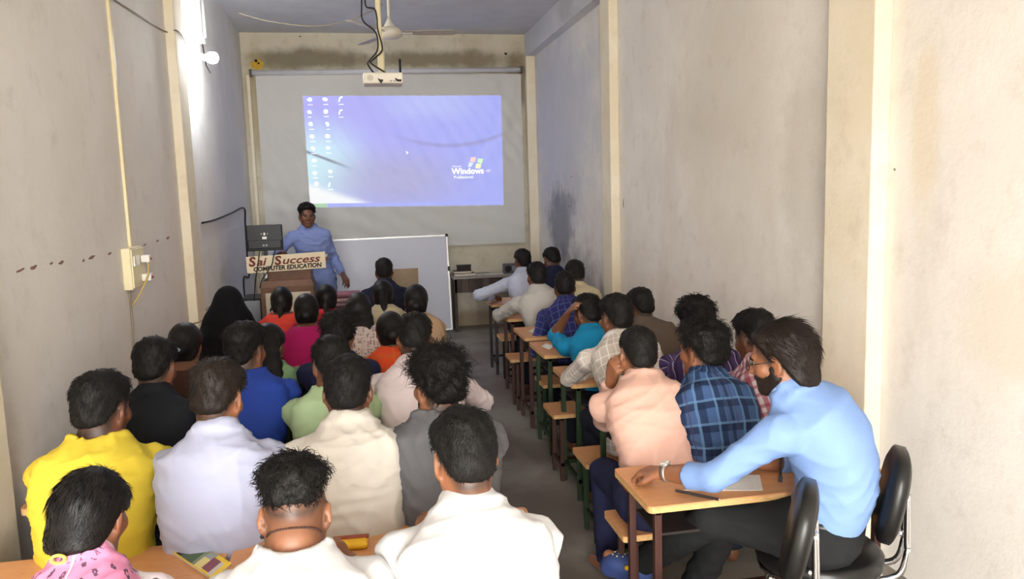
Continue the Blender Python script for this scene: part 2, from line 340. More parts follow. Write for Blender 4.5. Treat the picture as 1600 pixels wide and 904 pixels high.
# wall oddments above the screen
q = atY((402, 101), YF); wf = bpy.data.objects['wall_front']
part('paint_blot', MB().prism([(q[0]+.085*math.cos(a)*ri.uniform(.75, 1.15), YF+.002, q[2]+.07*math.sin(a)*ri.uniform(.75, 1.15)) for a in [2*PI*k/14 for k in range(14)]], (0, -.004, 0)), plain('yellow_paint', (196, 158, 48), .7, 0, .3, 40), wf)
for px, r in [((400, 95), .02), ((404, 99), .014), ((790, 84), .018), ((469, 57), .01)]:
    q = atY(px, YF); part('nail_hole', MB().lathe([(r, -.007), (r*.6, .002)], (q[0], YF, q[2]), 8, 'y'), plain('dark_hole', (40, 30, 22), .9), wf)
# projector on its pole
YP = 6.45
q = atY((598, 124), YP)
pj = empty('projector', (q[0], YP, q[2]-.045), 'white projector hung upside down from the ceiling pole', 'projector')
M_pj = plain('projector_white', (226, 220, 206), .45)
part('body', MB().box(-.155, -.11, .0, .155, .11, .085, .012), M_pj, pj)
part('speaker_grille', MB().lathe([(.024, -.1125), (.024, -.109)], (-.10, 0, .042), 18, 'y'), plain('grille_grey', (196, 188, 172), .6), pj)
for x in (-.015, .128): part('socket', MB().box(x-.014, -.115, .012, x+.014, -.109, .03, .002), M_black, pj)
for x in (.06, .085, .105): part('port', MB().box(x-.008, -.113, .014, x+.008, -.109, .022), plain('port_grey', (120, 116, 108), .5), pj)
part('lens', MB().lathe([(.035, .10), (.035, .135), (.028, .137)], (.08, 0, .042), 18, 'y'), M_black, pj, True)
part('antenna', MB().tube([(.138, -.08, .08), (.138, -.08, .19)], .009, 8), M_black, pj, True)
part('mount_plate', MB().box(-.05, -.05, .085, .05, .05, .10, .003), M_pj, pj)
cp = empty('projector_pole', (q[0]-.005, YP, q[2]+.055), 'cream ceiling pole carrying the projector and its cables', 'pole')
tz = H-(q[2]+.055)
part('tube', MB().tube([(0, 0, 0), (-.01, 0, tz)], .021, 12), M_pvc, cp, True); part('sleeve', MB().tube([(0, 0, 0), (0, 0, .16)], .028, 12), M_pvc, cp, True); part('flange', MB().lathe([(.07, tz-.012), (.07, tz)], (-.01, 0, 0), 16), M_pvc, cp)
for i, pts in enumerate([[(566, -30), (565, 10), (567, 32), (585, 48), (590, 62), (589, 80), (577, 95), (576, 103), (596, 129)], [(572, -30), (571, 8), (585, 14), (589, 30), (590, 45), (597, 72), (595, 82), (582, 94), (580, 99), (600, 112), (623, 126)]]):
    tagthing('projector_cable', MB().tube(smoothpts([tuple(atY(p, YP-.04-.02*(k/8) if k < len(pts)-1 else YP-.12)) for k, p in enumerate(pts)]), .0065, 6), M_wire, ['black cable looping down the pole into the middle socket of the projector', 'black cable looping down the pole into the end socket of the projector'][i], 'cable', 'projector cables', True)
# ceiling fan
q = atY((609, 52), 7.9)
fn = empty('ceiling_fan', (q[0], 7.9, q[2]), 'cream ceiling fan with long blades above the projection screen', 'fan')
M_fan = plain('fan_cream', (214, 206, 190), .4); th = H-q[2]
part('down_rod', MB().tube([(0, 0, .07), (0, 0, th)], .014, 10), M_fan, fn, True)
part('upper_canopy', MB().lathe([(.02, th-.14), (.05, th-.10), (.065, th-.01), (.065, th)], (0, 0, 0), 18), M_fan, fn, True)
part('lower_canopy', MB().lathe([(.055, .055), (.05, .075), (.024, .12), (.016, .15)], (0, 0, 0), 18), M_fan, fn, True)
part('motor', MB().lathe([(.03, -.055), (.085, -.045), (.12, -.02), (.125, .015), (.10, .045), (.05, .06)], (0, 0, 0), 24), M_fan, fn, True)
for a in (-.10, 2*PI/3-.10, 4*PI/3-.10):
    b_ = part('blade', MB().prism([Matrix.Rotation(a, 3, 'Z') @ (Matrix.Rotation(-.16, 3, 'X') @ Vector(p)) for p in [(.15, -.04, 0), (.30, -.06, 0), (.62, -.066, 0), (.655, -.03, 0), (.655, .03, 0), (.62, .066, 0), (.30, .06, 0), (.15, .04, 0)]], (0, 0, .005)), plain('fan_blade', (168, 158, 142), .5), fn)
    part('blade_arm', MB().prism([Matrix.Rotation(a, 3, 'Z') @ Vector(p) for p in [(.08, -.02, -.01), (.22, -.035, -.01), (.22, .035, -.01), (.08, .02, -.01)]], (0, 0, .008)), M_fan, b_)
tagthing('ceiling_wire', MB().tube(smoothpts([tuple(atY(p, 8.2)) for p in [(372, 20), (420, 33), (490, 41), (545, 32), (585, 14), (598, 6)]]), .0055, 6), M_gwire, 'thin wire sagging below the ceiling between the bulb corner and the fan', 'wire', None, True)

# whiteboard leaning on the end wall
wb = empty('whiteboard', (-.07, 10.38, 0), 'large whiteboard standing on the floor leaning against the end wall', 'whiteboard')
wb.rotation_euler = (-.13, -.005, 0)
part('board', MB().box(-1.18, 0, .015, 1.18, .015, 1.275), plain('whiteboard_white', (200, 202, 214), .3, 0, .04), wb)
M_al = plain('aluminium', (206, 206, 204), .35, .6)
for nm, bx in (('top_rail', (-1.19, -.006, 1.275, 1.19, .02, 1.295)), ('bottom_rail', (-1.19, -.006, 0, 1.19, .02, .02)), ('side_rail', (-1.20, -.006, 0, -1.18, .02, 1.295)), ('side_rail', (1.18, -.006, 0, 1.20, .02, 1.295))): part(nm, MB().box(*bx), M_al, wb)
for x in (-1.19, 1.19): part('corner_cap', MB().lathe([(.022, -.012), (.022, .022)], (x, 0, 1.285), 12, 'y'), M_black, wb)
part('latch', MB().box(1.18, -.02, .80, 1.21, -.004, .86, .004), M_black, wb)

# side counter at the front right with oddments
M_dkw = plain('dark_laminate', (62, 48, 42), .5, 0, .35, 30); M_dk0 = plain('dark_tube', (40, 36, 34), .5, .3)
ct = empty('counter_table', (1.14, 10.2, 0), 'dark counter table with grey top against the end wall', 'table')
part('top', MB().box(0, -.02, .71, 1.15, .40, .74, .004), plain('grey_laminate', (150, 144, 138), .5), ct)
for k in range(12): part('panel_slat', MB().box(.02+k*.094, 0, .53, .02+k*.094+.09, .02, .71), [M_dkw, plain('dark_laminate_pale', (86, 70, 62), .5, 0, .3, 30)][k % 3 == 1], ct)
for x in (.015, 1.10):
    for y in (0, .34): part('leg', MB().box(x, y, 0, x+.035, y+.035, .71), M_dkw, ct)
ZT = .741
def book(x, y, z, w, d, h, col, label, rz=0, cat='book'):
    o = empty('book', (x, y, z), label, cat, rz=rz)
    part('cover', MB().box(-w/2, -d/2, 0, w/2, d/2, .003).box(-w/2, -d/2, h-.003, w/2, d/2, h).box(-w/2, -d/2, 0, -w/2+.003, d/2, h), plain('cover_%d_%d_%d' % col, col, .5), o)
    part('pages', MB().box(-w/2+.003, -d/2+.003, .003, w/2-.004, d/2-.003, h-.003), plain('paper_pages', (214, 206, 190), .8), o); return o
book(1.30, 10.36, ZT, .30, .22, .035, (110, 84, 66), 'brown hardback lying on the end of the counter table', .1)
book(1.29, 10.36, ZT+.036, .24, .18, .03, (72, 44, 38), 'maroon book on top of the brown hardback on the counter', -.1)
book(1.55, 10.37, ZT, .22, .17, .02, (150, 150, 152), 'thin grey book in the middle of the counter table', .25)
book(1.72, 10.36, ZT, .24, .18, .012, (206, 200, 192), 'pale notebook lying open-faced beside the black box on the counter', -.05)
bx_ = empty('small_carton', (1.31, 10.36, ZT+.067), 'small dark brown box standing on the stacked books', 'box'); part('carton', MB().box(-.09, -.05, 0, .09, .05, .07, .004), plain('dark_carton', (46, 34, 30), .7), bx_); part('lid', MB().box(-.095, -.055, .06, .095, .055, .075, .003), M_black, bx_)
rd = empty('tabletop_device', (2.0, 10.38, ZT), 'grey boxy device with round dark openings on the counter near the corner', 'device')
part('case', MB().box(-.15, -.05, 0, .15, .05, .13, .008), plain('radio_grey', (92, 92, 98), .45), rd)
for x in (-.09, .09): part('round_opening', MB().lathe([(.045, -.056), (.04, -.048)], (x, 0, .062), 18, 'y'), M_black, rd)
part('front_panel', MB().box(-.035, -.055, .03, .035, -.048, .10, .003), plain('radio_pale', (150, 150, 154), .4), rd)

# lectern, sign, monitor
LY = 8.3
lc = empty('lectern', (-.77, LY, 0), 'brown wooden lectern with stepped neck below the painted sign', 'lectern')
M_lec = plain('lectern_wood', (118, 84, 62), .5, 0, .3, 14)
part('base_cabinet', MB().box(-.27, -.20, .0, .25, .22, .96, .006), M_lec, lc); part('shoulder', MB().prism([(-.27, -.20, .96), (.25, -.20, .96), (.23, -.17, 1.02), (-.25, -.17, 1.02)], (0, .38, 0)), M_lec, lc)
part('neck', MB().box(-.20, -.15, 1.0, .23, .16, 1.20, .004), M_lec, lc); part('desk_top', MB().box(-.40, -.17, 1.20, .40, .26, 1.235, .005), M_lec, lc)
ppr = part('poster', MB().box(-.225, -.205, .45, .215, -.199, .90), plain('poster_paper', (214, 204, 182), .8), lc)
rb = random.Random(11)
for (x, z, pts) in [(-.19, .70, [(0, .02), (.03, .06), (.07, .03), (.05, -.03), (.01, -.02)]), (-.14, .66, [(0, .03), (.04, .02), (.05, -.04)]), (.08, .80, [(0, 0), (.05, .01), (.12, 0)]), (.11, .78, [(0, .02), (.01, -.05), (.05, -.06), (.06, -.02)]), (.17, .79, [(0, .02), (.005, -.06)]), (-.18, .62, [(0, 0), (.06, .01), (.13, 0)])]:
    part('brush_stroke', MB().tube(smoothpts([(x+a, -.206, z+b) for a, b in pts]), .011, 6), M_black, ppr, True)
part('black_strip', MB().box(-.0, -.208, .63, .21, -.204, .665), M_black, ppr)
sg = empty('name_sign', (-.77, LY-.19, 1.12), 'cream signboard with hand-painted maroon and black lettering on the lectern front', 'sign')
sg.rotation_euler = (0, -.028, 0)
part('board', MB().box(-.385, -.012, 0, .385, .008, .165, .002), plain('sign_cream', (226, 210, 178), .55, 0, .05), sg)
M_mar = plain('maroon_paint', (112, 44, 34), .6, 0, .2); M_blk = plain('black_paint', (32, 22, 20), .6)
def lettering(txt, size, x, z, mat, shear, bold, sx=1):
    me = text_mesh(txt, size, .0008, shear, bold); me.transform(Matrix.Translation((x, -.0135, z)) @ Matrix.Rotation(PI/2, 4, 'X') @ Matrix.Diagonal((sx, 1, 1, 1))); return link('lettering', me, mat, sg)
lettering('S', .128, -.362, .070, M_mar, .12, .005, 1.05); lettering('ai', .108, -.290, .072, M_mar, .28, .0025, 1.25)
lettering('S', .124, -.112, .068, M_mar, .12, .005, 1.05); lettering('uccess', .104, -.046, .070, M_mar, .28, .002, 1.36)
lettering('COMPUTER EDUCATION', .060, -.325, .016, M_blk, .14, .0025, .98)
mo = empty('computer_monitor', (-.99, LY+.02, 1.236), 'black computer monitor seen from behind on the lectern', 'monitor')
M_mon = plain('monitor_black', (16, 17, 18), .4)
part('back_shell', MB().box(-.178, -.02, .08, .178, .02, .345, .01).box(-.165, -.038, .10, .165, -.015, .19, .008), M_mon, mo)
part('screen', MB().box(-.165, .02, .095, .165, .023, .335), plain('monitor_glass', (26, 28, 34), .15), mo)
part('stand_neck', MB().box(-.02, -.015, .0, .02, .01, .12, .004), M_mon, mo); part('foot', MB().lathe([(.10, 0), (.10, .008), (.03, .016)], (0, 0, 0), 20), M_mon, mo)
part('rating_label', MB().box(-.022, -.023, .20, .02, -.0195, .225), M_white, mo)
part('maker_mark', MB().box(-.008, -.023, .24, .008, -.0195, .265), M_white, mo)
for x in (-.03, .03): part('screw', MB().lathe([(.005, -.022), (.005, -.018)], (x, 0, .255), 8, 'y'), plain('steel_dot', (170, 170, 170), .3, .8), mo)
for x in (-.012, .018): part('port', MB().box(x-.008, -.041, .13, x+.008, -.036, .145), plain('port_pale', (190, 190, 196), .4), mo)
for i, pts in enumerate([[(406, 391), (404, 405), (402, 420), (399, 440), (397, 470)], [(430, 391), (427, 402), (424, 415), (410, 436), (406, 450)]]):
    tagthing('monitor_lead', MB().tube(smoothpts([tuple(atY(p, LY-.215)) for p in pts]), .006, 6), M_wire, ['black lead hanging over the first letter of the sign', 'black lead crossing the sign and curling to the lectern side'][i], 'cable', 'monitor leads', True)
book(-.66, LY-.02, 1.236, .22, .16, .014, (30, 28, 30), 'closed black notebook on the lectern beside the monitor', .05)
book(-.48, LY-.04, 1.236, .22, .18, .016, (196, 200, 212), 'pale blue ring file on the lectern next to the standing man', -.05)
# computer and stool beside the lectern
pc = empty('computer_tower', (-1.2, 8.75, 0), 'dark computer tower on a low stand between wall and lectern', 'computer')
part('case', MB().box(-.10, -.22, .36, .10, .22, .80, .006), M_mon, pc); part('rear_panel', MB().box(-.09, -.224, .38, .09, -.219, .78), plain('steel_grey', (150, 152, 156), .4, .5), pc); part('stand', MB().box(-.14, -.25, 0, .14, .25, .36, .006), M_dkw, pc)
# small side table with folded cloth next to seated man
so = empty('round_stool', (.19, 7.45, 0), 'dark stool under the dark navy shirt man at the front', 'stool')
part('seat', MB().lathe([(.17, .42), (.18, .43), (.18, .448), (.16, .455)], (0, 0, 0), 24), M_dkw, so, True)
for k in range(4): part('leg', MB().tube([(.10*math.cos(k*PI/2+.8), .10*math.sin(k*PI/2+.8), .42), (.17*math.cos(k*PI/2+.8), .17*math.sin(k*PI/2+.8), 0)], .012, 8), M_dk0, so, True)
st_ = empty('side_stool', (-.20, 7.75, 0), 'dark low stool with a cloth bundle beside the lectern', 'stool')
part('seat', MB().box(-.20, -.16, .74, .20, .16, .78, .008), M_dkw, st_)
for x in (-.18, .15):
    for y in (-.14, .11): part('leg', MB().box(x, y, 0, x+.03, y+.03, .74), M_dkw, st_)
ck = empty('cloth_bundle', (-.20, 7.75, .78), 'folded mauve patterned cloth bundle on the dark stool', 'cloth')
for k, (w_, c_) in enumerate(((.17, (150, 112, 122)), (.16, (176, 146, 148)), (.145, (138, 92, 104)))): part('fold', MB().box(-w_, -.12, .045*k, w_, .12, .045*k+.044, .018), plain('cloth_%d' % k, c_, .9, 0, .4, 30), ck, True)
# ------------------------------------------------------------------ desks and benches
def woodmat():
    m, nt, b = newmat('tan_laminate'); tc = nd(nt, 'ShaderNodeTexCoord'); g = tc.outputs['Object']
    n1 = noise(nt, g, 6, 6, .6, (1, 14, 14)); n2 = noise(nt, g, 30, 3)
    c = mixc(nt, n1, lin((186, 128, 84)), lin((222, 164, 112))); c = mixc(nt, mth(nt, 'MULTIPLY', ramp(nt, n2, .55, .8), .3), c, lin((150, 100, 64)))
    nt.links.new(c, b.inputs['Base Color']); b.inputs['Roughness'].default_value = .38; return m
M_top = woodmat(); M_edge = plain('worn_board_edge', (206, 164, 108), .7, 0, .35, 40)
M_brn = plain('brown_steel', (74, 46, 40), .45, .2); M_grn = plain('green_steel', (44, 62, 38), .45, .2); M_dk = plain('dark_steel', (42, 36, 34), .5, .2)
M_shelf = plain('dark_shelf', (40, 30, 26), .7)
def slab(L, D, z0, z1, r=.02):
    pts = []
    for cx, cy, a0 in ((L-r, D-r, 0), (r, D-r, 90), (r, r, 180), (L-r, r, 270)):
        for k in range(4): a = math.radians(a0+30*k); pts.append((cx+r*math.cos(a), cy+r*math.sin(a), z0))
    return MB().prism(pts, (0, 0, z1-z0))
def desk(x, y, L, D, leg, label, z=.73, rz=0):
    o = empty('school_desk', (x, y, 0), label, 'desk', 'school desks', rz)
    part('desk_top', slab(L, D, z-.006, z), M_top, o); part('top_edge', slab(L, D, z-.026, z-.006), M_edge, o)
    t = .028
    for px in (.04, L-.04-t):
        for py in (.05, D-.05-t): part('leg', MB().box(px, py, 0, px+t, py+t, z-.026, .003), leg, o)
        part('end_rail', MB().box(px, .05, z-.056, px+t, D-.05, z-.026), leg, o); part('foot_rail', MB().box(px+.004, .05, .11, px+t-.004, D-.05, .135), leg, o)
    part('stretcher', MB().box(.05, D-.075, .11, L-.05, D-.052, .133), leg, o)
    part('book_shelf', MB().box(.07, .10, z-.16, L-.07, D-.06, z-.15), M_shelf, o); part('apron', MB().box(.05, D-.07, z-.17, L-.05, D-.062, z-.03), M_shelf, o)
    return o
def bench(x, y, L, D, leg, label, z=.45, rz=0):
    o = empty('bench', (x, y, 0), label, 'bench', 'school benches', rz)
    part('seat', slab(L, D, z-.006, z, .015), M_top, o); part('seat_edge', slab(L, D, z-.026, z-.006, .015), M_edge, o); t = .026
    for px in (.05, L-.05-t):
        for py in (.035, D-.035-t): part('leg', MB().box(px, py, 0, px+t, py+t, z-.026, .003), leg, o)
        part('end_rail', MB().box(px, .035, z-.05, px+t, D-.035, z-.026), leg, o); part('foot_rail', MB().box(px+.004, .035, .10, px+t-.004, D-.035, .122), leg, o)
    part('stretcher', MB().box(.06, D/2-.011, .10, L-.06, D/2+.011, .122), leg, o); return o
RD = [(.94, 2.49, .40, M_brn, 'desk with brown legs where the light-blue-shirt man rests his hands', 1.0),
      (1.12, 3.38, .46, M_grn, 'desk hidden in front of the peach-shirt and plaid-shirt men', 1.2),
      (1.14, 4.25, .48, M_grn, 'green-legged desk under the elbow of the white windowpane-check shirt', 1.18),
      (1.17, 5.08, .50, M_grn, 'green-legged desk under the elbow of the turquoise-shirt boy', 1.15),
      (1.175, 5.74, .48, M_brn, 'brown-legged desk with papers before the navy-check shirt man', 1.15),
      (1.21, 6.65, .47, M_brn, 'brown-legged desk before the pale grey shirt man', 1.12),
      (1.22, 7.58, .48, M_dk, 'foremost dark-legged desk in the row by the damp wall', 1.12)]
for x, y, D, lg, lb, L in RD: desk(x, y, L, D, lg, lb)
RB = [(.97, 2.86, .27, M_brn, 'bench the peach-shirt man with brown belt sits on'), (1.06, 3.70, .28, M_grn, 'bench the white windowpane-check shirt man sits on'),
      (1.11, 4.60, .30, M_brn, 'bench the turquoise-shirt boy sits on'), (1.225, 5.36, .30, M_grn, 'bench the navy-check shirt man sits on'),
      (1.16, 6.27, .28, M_brn, 'bench the pale grey shirt man sits on'), (1.25, 7.22, .28, M_dk, 'foremost bench by the damp wall, under the pale blue shirt man')]
for x, y, D, lg, lb in RB: bench(x, y, 1.1, D, lg, lb)
LDY = [2.15, 3.07, 3.98, 4.86, 5.76, 6.66]
who = [('the pink tie-dye top', 'the white T-shirt with necklace'), ('the yellow T-shirt', 'the dark grey shirt'), ('the black shirt', 'the pale green T-shirt'), ('the brown kurta', 'the orange embroidered kurta'), ('the black headscarf', 'the floral top'), ('the coral kurta', 'the cream and green dress')]
for i, y in enumerate(LDY):
    lg = [M_brn, M_grn, M_brn, M_grn, M_brn, M_dk][i]
    desk(XL+.10, y, .83, .46, lg, 'wall-side desk in front of the person in '+who[i][0]); desk(-.462, y, .98, .46, lg, 'aisle-side desk in front of the person in '+who[i][1])
    by = y-.48
    bench(XL+.10, by, .83, .28, lg, 'wall-side bench under the person in '+who[i][0]); bench(-.462, by, .98, .28, lg, 'aisle-side bench under the person in '+who[i][1])

# black padded chairs with chrome tubes
M_chr = plain('chrome', (220, 220, 222), .12, 1.0, .02); M_vin = plain('black_vinyl', (22, 21, 20), .35, 0, .25, 20)
def pad(w, h, t, n=24):
    mb = MB(); rings = []
    for s, yy in ((.80, -t/2), (.95, -t/2+.010), (1, -t/4), (1, t/4), (.95, t/2-.010), (.80, t/2)):
        rings.append([mb.bm.verts.new((s*w*math.copysign(abs(math.cos(a))**.75, math.cos(a)), yy, s*h*math.copysign(abs(math.sin(a))**.75, math.sin(a)))) for a in [2*PI*k/n for k in range(n)]])
    for A, B in zip(rings, rings[1:]):
        for k in range(n): mb.bm.faces.new((A[k], A[(k+1) % n], B[(k+1) % n], B[k]))
    mb.bm.faces.new(rings[0][::-1]); mb.bm.faces.new(rings[-1]); return mb
def chair(x, y, rz, label, back=(.24, .86)):
    """faces local +y"""
    o = empty('padded_chair', (x, y, 0), label, 'chair', 'black padded chairs', rz)
    part('seat', MB().lathe([(.16, .405), (.215, .41), (.225, .43), (.225, .455), (.205, .472), (.10, .478), (.01, .478)], (0, 0, 0), 32), M_vin, o, True)
    part('seat_ring', MB().lathe([(.20, .392), (.219, .394), (.219, .408), (.20, .409)], (0, 0, 0), 32), M_chr, o, True)
    zc = back[1]-.15; yb = -back[0]
    me = pad(.155, .155, .065).mesh(); me.transform(Matrix.Translation((0, yb, zc)) @ Matrix.Rotation(.20, 4, 'X')); bk = link('backrest', me, M_vin, o, smooth=True)
    part('screw', MB().lathe([(.010, -.006), (.010, .004)], (0, yb-.035, zc-.13), 8, 'y'), M_chr, bk)
    for s in (-1, 1):
        part('back_tube', MB().tube(smoothpts([(s*.05, yb-.045, zc+.02), (s*.05, yb-.05, zc-.14), (s*.055, yb-.05, .50), (s*.06, yb-.02, .42), (s*.075, -.14, .392), (s*.08, .05, .392)]), .0115, 10), M_chr, o, True)
        part('leg', MB().tube(smoothpts([(s*.08, .12, .392), (s*.15, .17, .36), (s*.20, .20, .0)]), .0115, 10), M_chr, o, True)
        part('leg', MB().tube(smoothpts([(s*.08, -.12, .392), (s*.15, -.17, .36), (s*.20, -.20, .0)]), .0115, 10), M_chr, o, True)
    return o
chair(1.60, 2.49, 1.02, 'black padded chair with chrome frame that the light-blue-shirt man sits on', (.24, .82)).scale = (1, 1, 1.1)
chair(1.05, 2.18, 1.02, 'empty black padded chair with chrome frame beside the near desk', (.24, .95))
# chair of the man at the front
wc = empty('wooden_chair', (.37, 8.15, 0), 'empty tan chair with curved backrest beyond the dark navy shirt man', 'chair')
M_tan = plain('tan_plastic', (150, 128, 104), .5)
part('seat', slab(.44, .42, .43, .455, .04), M_tan, wc).location = (-.22, -.21, 0)
part('backrest', MB().prism([(.20*math.sin(a)-.0, -.24+.06*(1-math.cos(a)), .80) for a in [(-.95+1.9*k/12) for k in range(13)]]+[(.175*math.sin(a), -.225+.06*(1-math.cos(a)), .80) for a in [(.95-1.9*k/12) for k in range(13)]], (0, 0, .30)), M_tan, wc)
for x in (-.20, .17):
    part('leg', MB().box(x, .15, 0, x+.03, .18, .43), M_tan, wc); part('leg', MB().box(x, -.23, 0, x+.03, -.20, .82), M_tan, wc)
# ------------------------------------------------------------------ people: smooth implicit bodies polygonised by surface nets
f32 = np.float32
def V(*a): return np.array(a, dtype=float)
def unit(v): v = np.asarray(v, float); return v/(np.linalg.norm(v)+1e-9)
def smin(a, b, k):
    h = np.clip(.5+.5*(b-a)/k, 0, 1); return b*(1-h)+a*h-k*h*(1-h)
def smax(a, b, k): return -smin(-a, -b, k)
class Field:
    def __init__(s, lo, hi, h):
        s.h = h; s.lo = np.asarray(lo, float); n = np.ceil((np.asarray(hi)-s.lo)/h).astype(int)+1
        s.ax = [(s.lo[i]+h*np.arange(n[i])).astype(f32) for i in range(3)]; s.d = np.full(tuple(n), .5, f32)
    def sub(s, lo, hi):
        sl = []
        for i in range(3):
            a = int(np.floor((lo[i]-s.lo[i])/s.h)); b = int(np.ceil((hi[i]-s.lo[i])/s.h))+1
            a = max(a, 0); b = min(b, s.d.shape[i]); sl.append(slice(a, max(b, a)))
        sl = tuple(sl); g = (s.ax[0][sl[0]][:, None, None], s.ax[1][sl[1]][None, :, None], s.ax[2][sl[2]][None, None, :])
        return sl, g
    def add(s, fn, lo, hi, k=.02, op='add'):
        m = max(k, 2.5*s.h)+.005
        sl, g = s.sub(np.asarray(lo)-m, np.asarray(hi)+m)
        if s.d[sl].size == 0: return
        v = fn(*g).astype(f32)
        if op == 'add': s.d[sl] = smin(s.d[sl], v, k)
        elif op == 'cut': s.d[sl] = smax(s.d[sl], -v, k)
    def cone(s, a, b, ra, rb, k=.02, op='add', clip=None):
        a = np.asarray(a, float); b = np.asarray(b, float); ab = b-a; L2 = float(ab@ab)+1e-9; r = max(ra, rb)
        def fn(X, Y, Z):
            px, py, pz = X-f32(a[0]), Y-f32(a[1]), Z-f32(a[2])
            t = np.clip((px*f32(ab[0])+py*f32(ab[1])+pz*f32(ab[2]))/f32(L2), 0, 1)
            v = np.sqrt((px-t*f32(ab[0]))**2+(py-t*f32(ab[1]))**2+(pz-t*f32(ab[2]))**2)-(ra+(rb-ra)*t)
            if clip is not None:
                p, n = clip; v = np.maximum(v, (X-f32(p[0]))*f32(n[0])+(Y-f32(p[1]))*f32(n[1])+(Z-f32(p[2]))*f32(n[2]))
            return v
        s.add(fn, np.minimum(a, b)-r, np.maximum(a, b)+r, k, op)
    def ell(s, c, R, rad, k=.02, op='add', pw=2):
        """ellipsoid with centre c, rotation columns R"""
        c = np.asarray(c, float); r = max(rad)
        def fn(X, Y, Z):
            px, py, pz = X-f32(c[0]), Y-f32(c[1]), Z-f32(c[2]); q = 0
            for i in range(3): q = q+np.abs((px*f32(R[0, i])+py*f32(R[1, i])+pz*f32(R[2, i]))/f32(rad[i]))**pw
            return (q**(1/pw)-1)*min(rad)
        s.add(fn, c-r, c+r, k, op)
    def nets(s):
        d = s.d; S_ = d < 0
        if not S_.any(): return np.zeros((0, 3)), np.zeros((0, 4), int)
        nx, ny, nz = d.shape; cnt = np.zeros((nx-1, ny-1, nz-1), np.uint8)
        for a in (0, 1):
            for b in (0, 1):
                for c in (0, 1): cnt += S_[a:nx-1+a, b:ny-1+b, c:nz-1+c]
        I, J, K = np.nonzero((cnt > 0) & (cnt < 8)); N = len(I)
        vid = np.full(cnt.shape, -1, np.int32); vid[I, J, K] = np.arange(N)
        off = [(a, b, c) for a in (0, 1) for b in (0, 1) for c in (0, 1)]
        val = np.stack([d[I+a, J+b, K+c] for a, b, c in off], 1)
        acc = np.zeros((N, 3)); num = np.zeros(N)
        for i in range(8):
            for j in range(i+1, 8):
                if sum(abs(off[i][q]-off[j][q]) for q in range(3)) != 1: continue
                m = (val[:, i] < 0) != (val[:, j] < 0); t = val[m, i]/(val[m, i]-val[m, j])
                acc[m] += np.array(off[i])+t[:, None]*(np.array(off[j])-np.array(off[i])); num[m] += 1
        P = (acc/num[:, None]+np.stack([I, J, K], 1))*s.h+s.lo
        Q = []
        for ax in range(3):
            u, v = (ax+1) % 3, (ax+2) % 3
            A = np.take(S_, range(0, d.shape[ax]-1), ax); B = np.take(S_, range(1, d.shape[ax]), ax)
            idx = list(np.nonzero(A != B)); ok = (idx[u] > 0) & (idx[u] < d.shape[u]-1) & (idx[v] > 0) & (idx[v] < d.shape[v]-1)
            idx = [q[ok] for q in idx]; ins = S_[idx[0], idx[1], idx[2]]
            def cell(du, dv):
                q = [w.copy() for w in idx]; q[u] += du; q[v] += dv; return vid[q[0], q[1], q[2]]
            quad = np.stack([cell(-1, -1), cell(0, -1), cell(0, 0), cell(-1, 0)], 1); quad[~ins] = quad[~ins][:, ::-1]; Q.append(quad)
        return P, np.concatenate(Q)
def np_mesh(name, P, Q, smooth=True):
    me = bpy.data.meshes.new(name); n = len(Q); w = Q.shape[1]
    me.vertices.add(len(P)); me.vertices.foreach_set('co', np.ascontiguousarray(P, f32).ravel())
    me.loops.add(n*w); me.loops.foreach_set('vertex_index', np.ascontiguousarray(Q, np.int32).ravel())
    me.polygons.add(n); me.polygons.foreach_set('loop_start', np.arange(0, n*w, w, dtype=np.int32))
    me.update(calc_edges=True)
    if smooth: me.polygons.foreach_set('use_smooth', np.ones(n, bool))
    return me
def vnormals(P, Q):
    n = np.cross(P[Q[:, 2]]-P[Q[:, 0]], P[Q[:, 3]]-P[Q[:, 1]]); N = np.zeros_like(P)
    for k in range(4):
        for c in range(3): N[:, c] += np.bincount(Q[:, k], n[:, c], len(P))
    return N/(np.linalg.norm(N, axis=1, keepdims=True)+1e-12)
def rotm(yaw, pitch=0, roll=0):
    return np.array(Matrix.Rotation(yaw, 3, 'Z') @ Matrix.Rotation(-pitch, 3, 'X') @ Matrix.Rotation(roll, 3, 'Y'))
def ik(S_, T, l1, l2, hint):
    d = T-S_; L = np.linalg.norm(d)
    if L > (l1+l2)*.995: T = S_+d/L*(l1+l2)*.995; d = T-S_; L = np.linalg.norm(d)
    a = (l1*l1-l2*l2+L*L)/(2*L); hh = math.sqrt(max(l1*l1-a*a, 0)); u = d/L
    hn = unit(hint-(hint@u)*u); return S_+u*a+hn*hh, T
def wrinkle(P, seed, lam=.07, tilt=.3):
    r = np.random.RandomState(seed); out = 0
    for k in range(5):
        a = r.uniform(-tilt, tilt)+(.9 if k == 3 else (-.9 if k == 4 else 0)); dr = V(math.sin(a), r.uniform(-.3, .3), math.cos(a))
        ph = P@dr/(lam*r.uniform(.7, 1.5)); wp = .6*np.sin(P@r.normal(size=3)*9+r.uniform(0, 6))+.4*np.sin(P@r.normal(size=3)*17+r.uniform(0, 6))
        msk = np.clip(.5+.9*np.sin(P@r.normal(size=3)*7+r.uniform(0, 6)), 0, 1)
        out = out+msk*(1-np.abs(np.sin(PI*(ph+wp))))**1.6
    return out-.8
def fnoise(P, seed, freq):
    r = np.random.RandomState(seed); out = 0
    for k in range(6): out = out+np.sin(P@(unit(r.normal(size=3))*freq*r.uniform(.7, 1.5))+r.uniform(0, 6.28)+1.3*np.sin(P@(unit(r.normal(size=3))*freq*.6)))
    return out/6

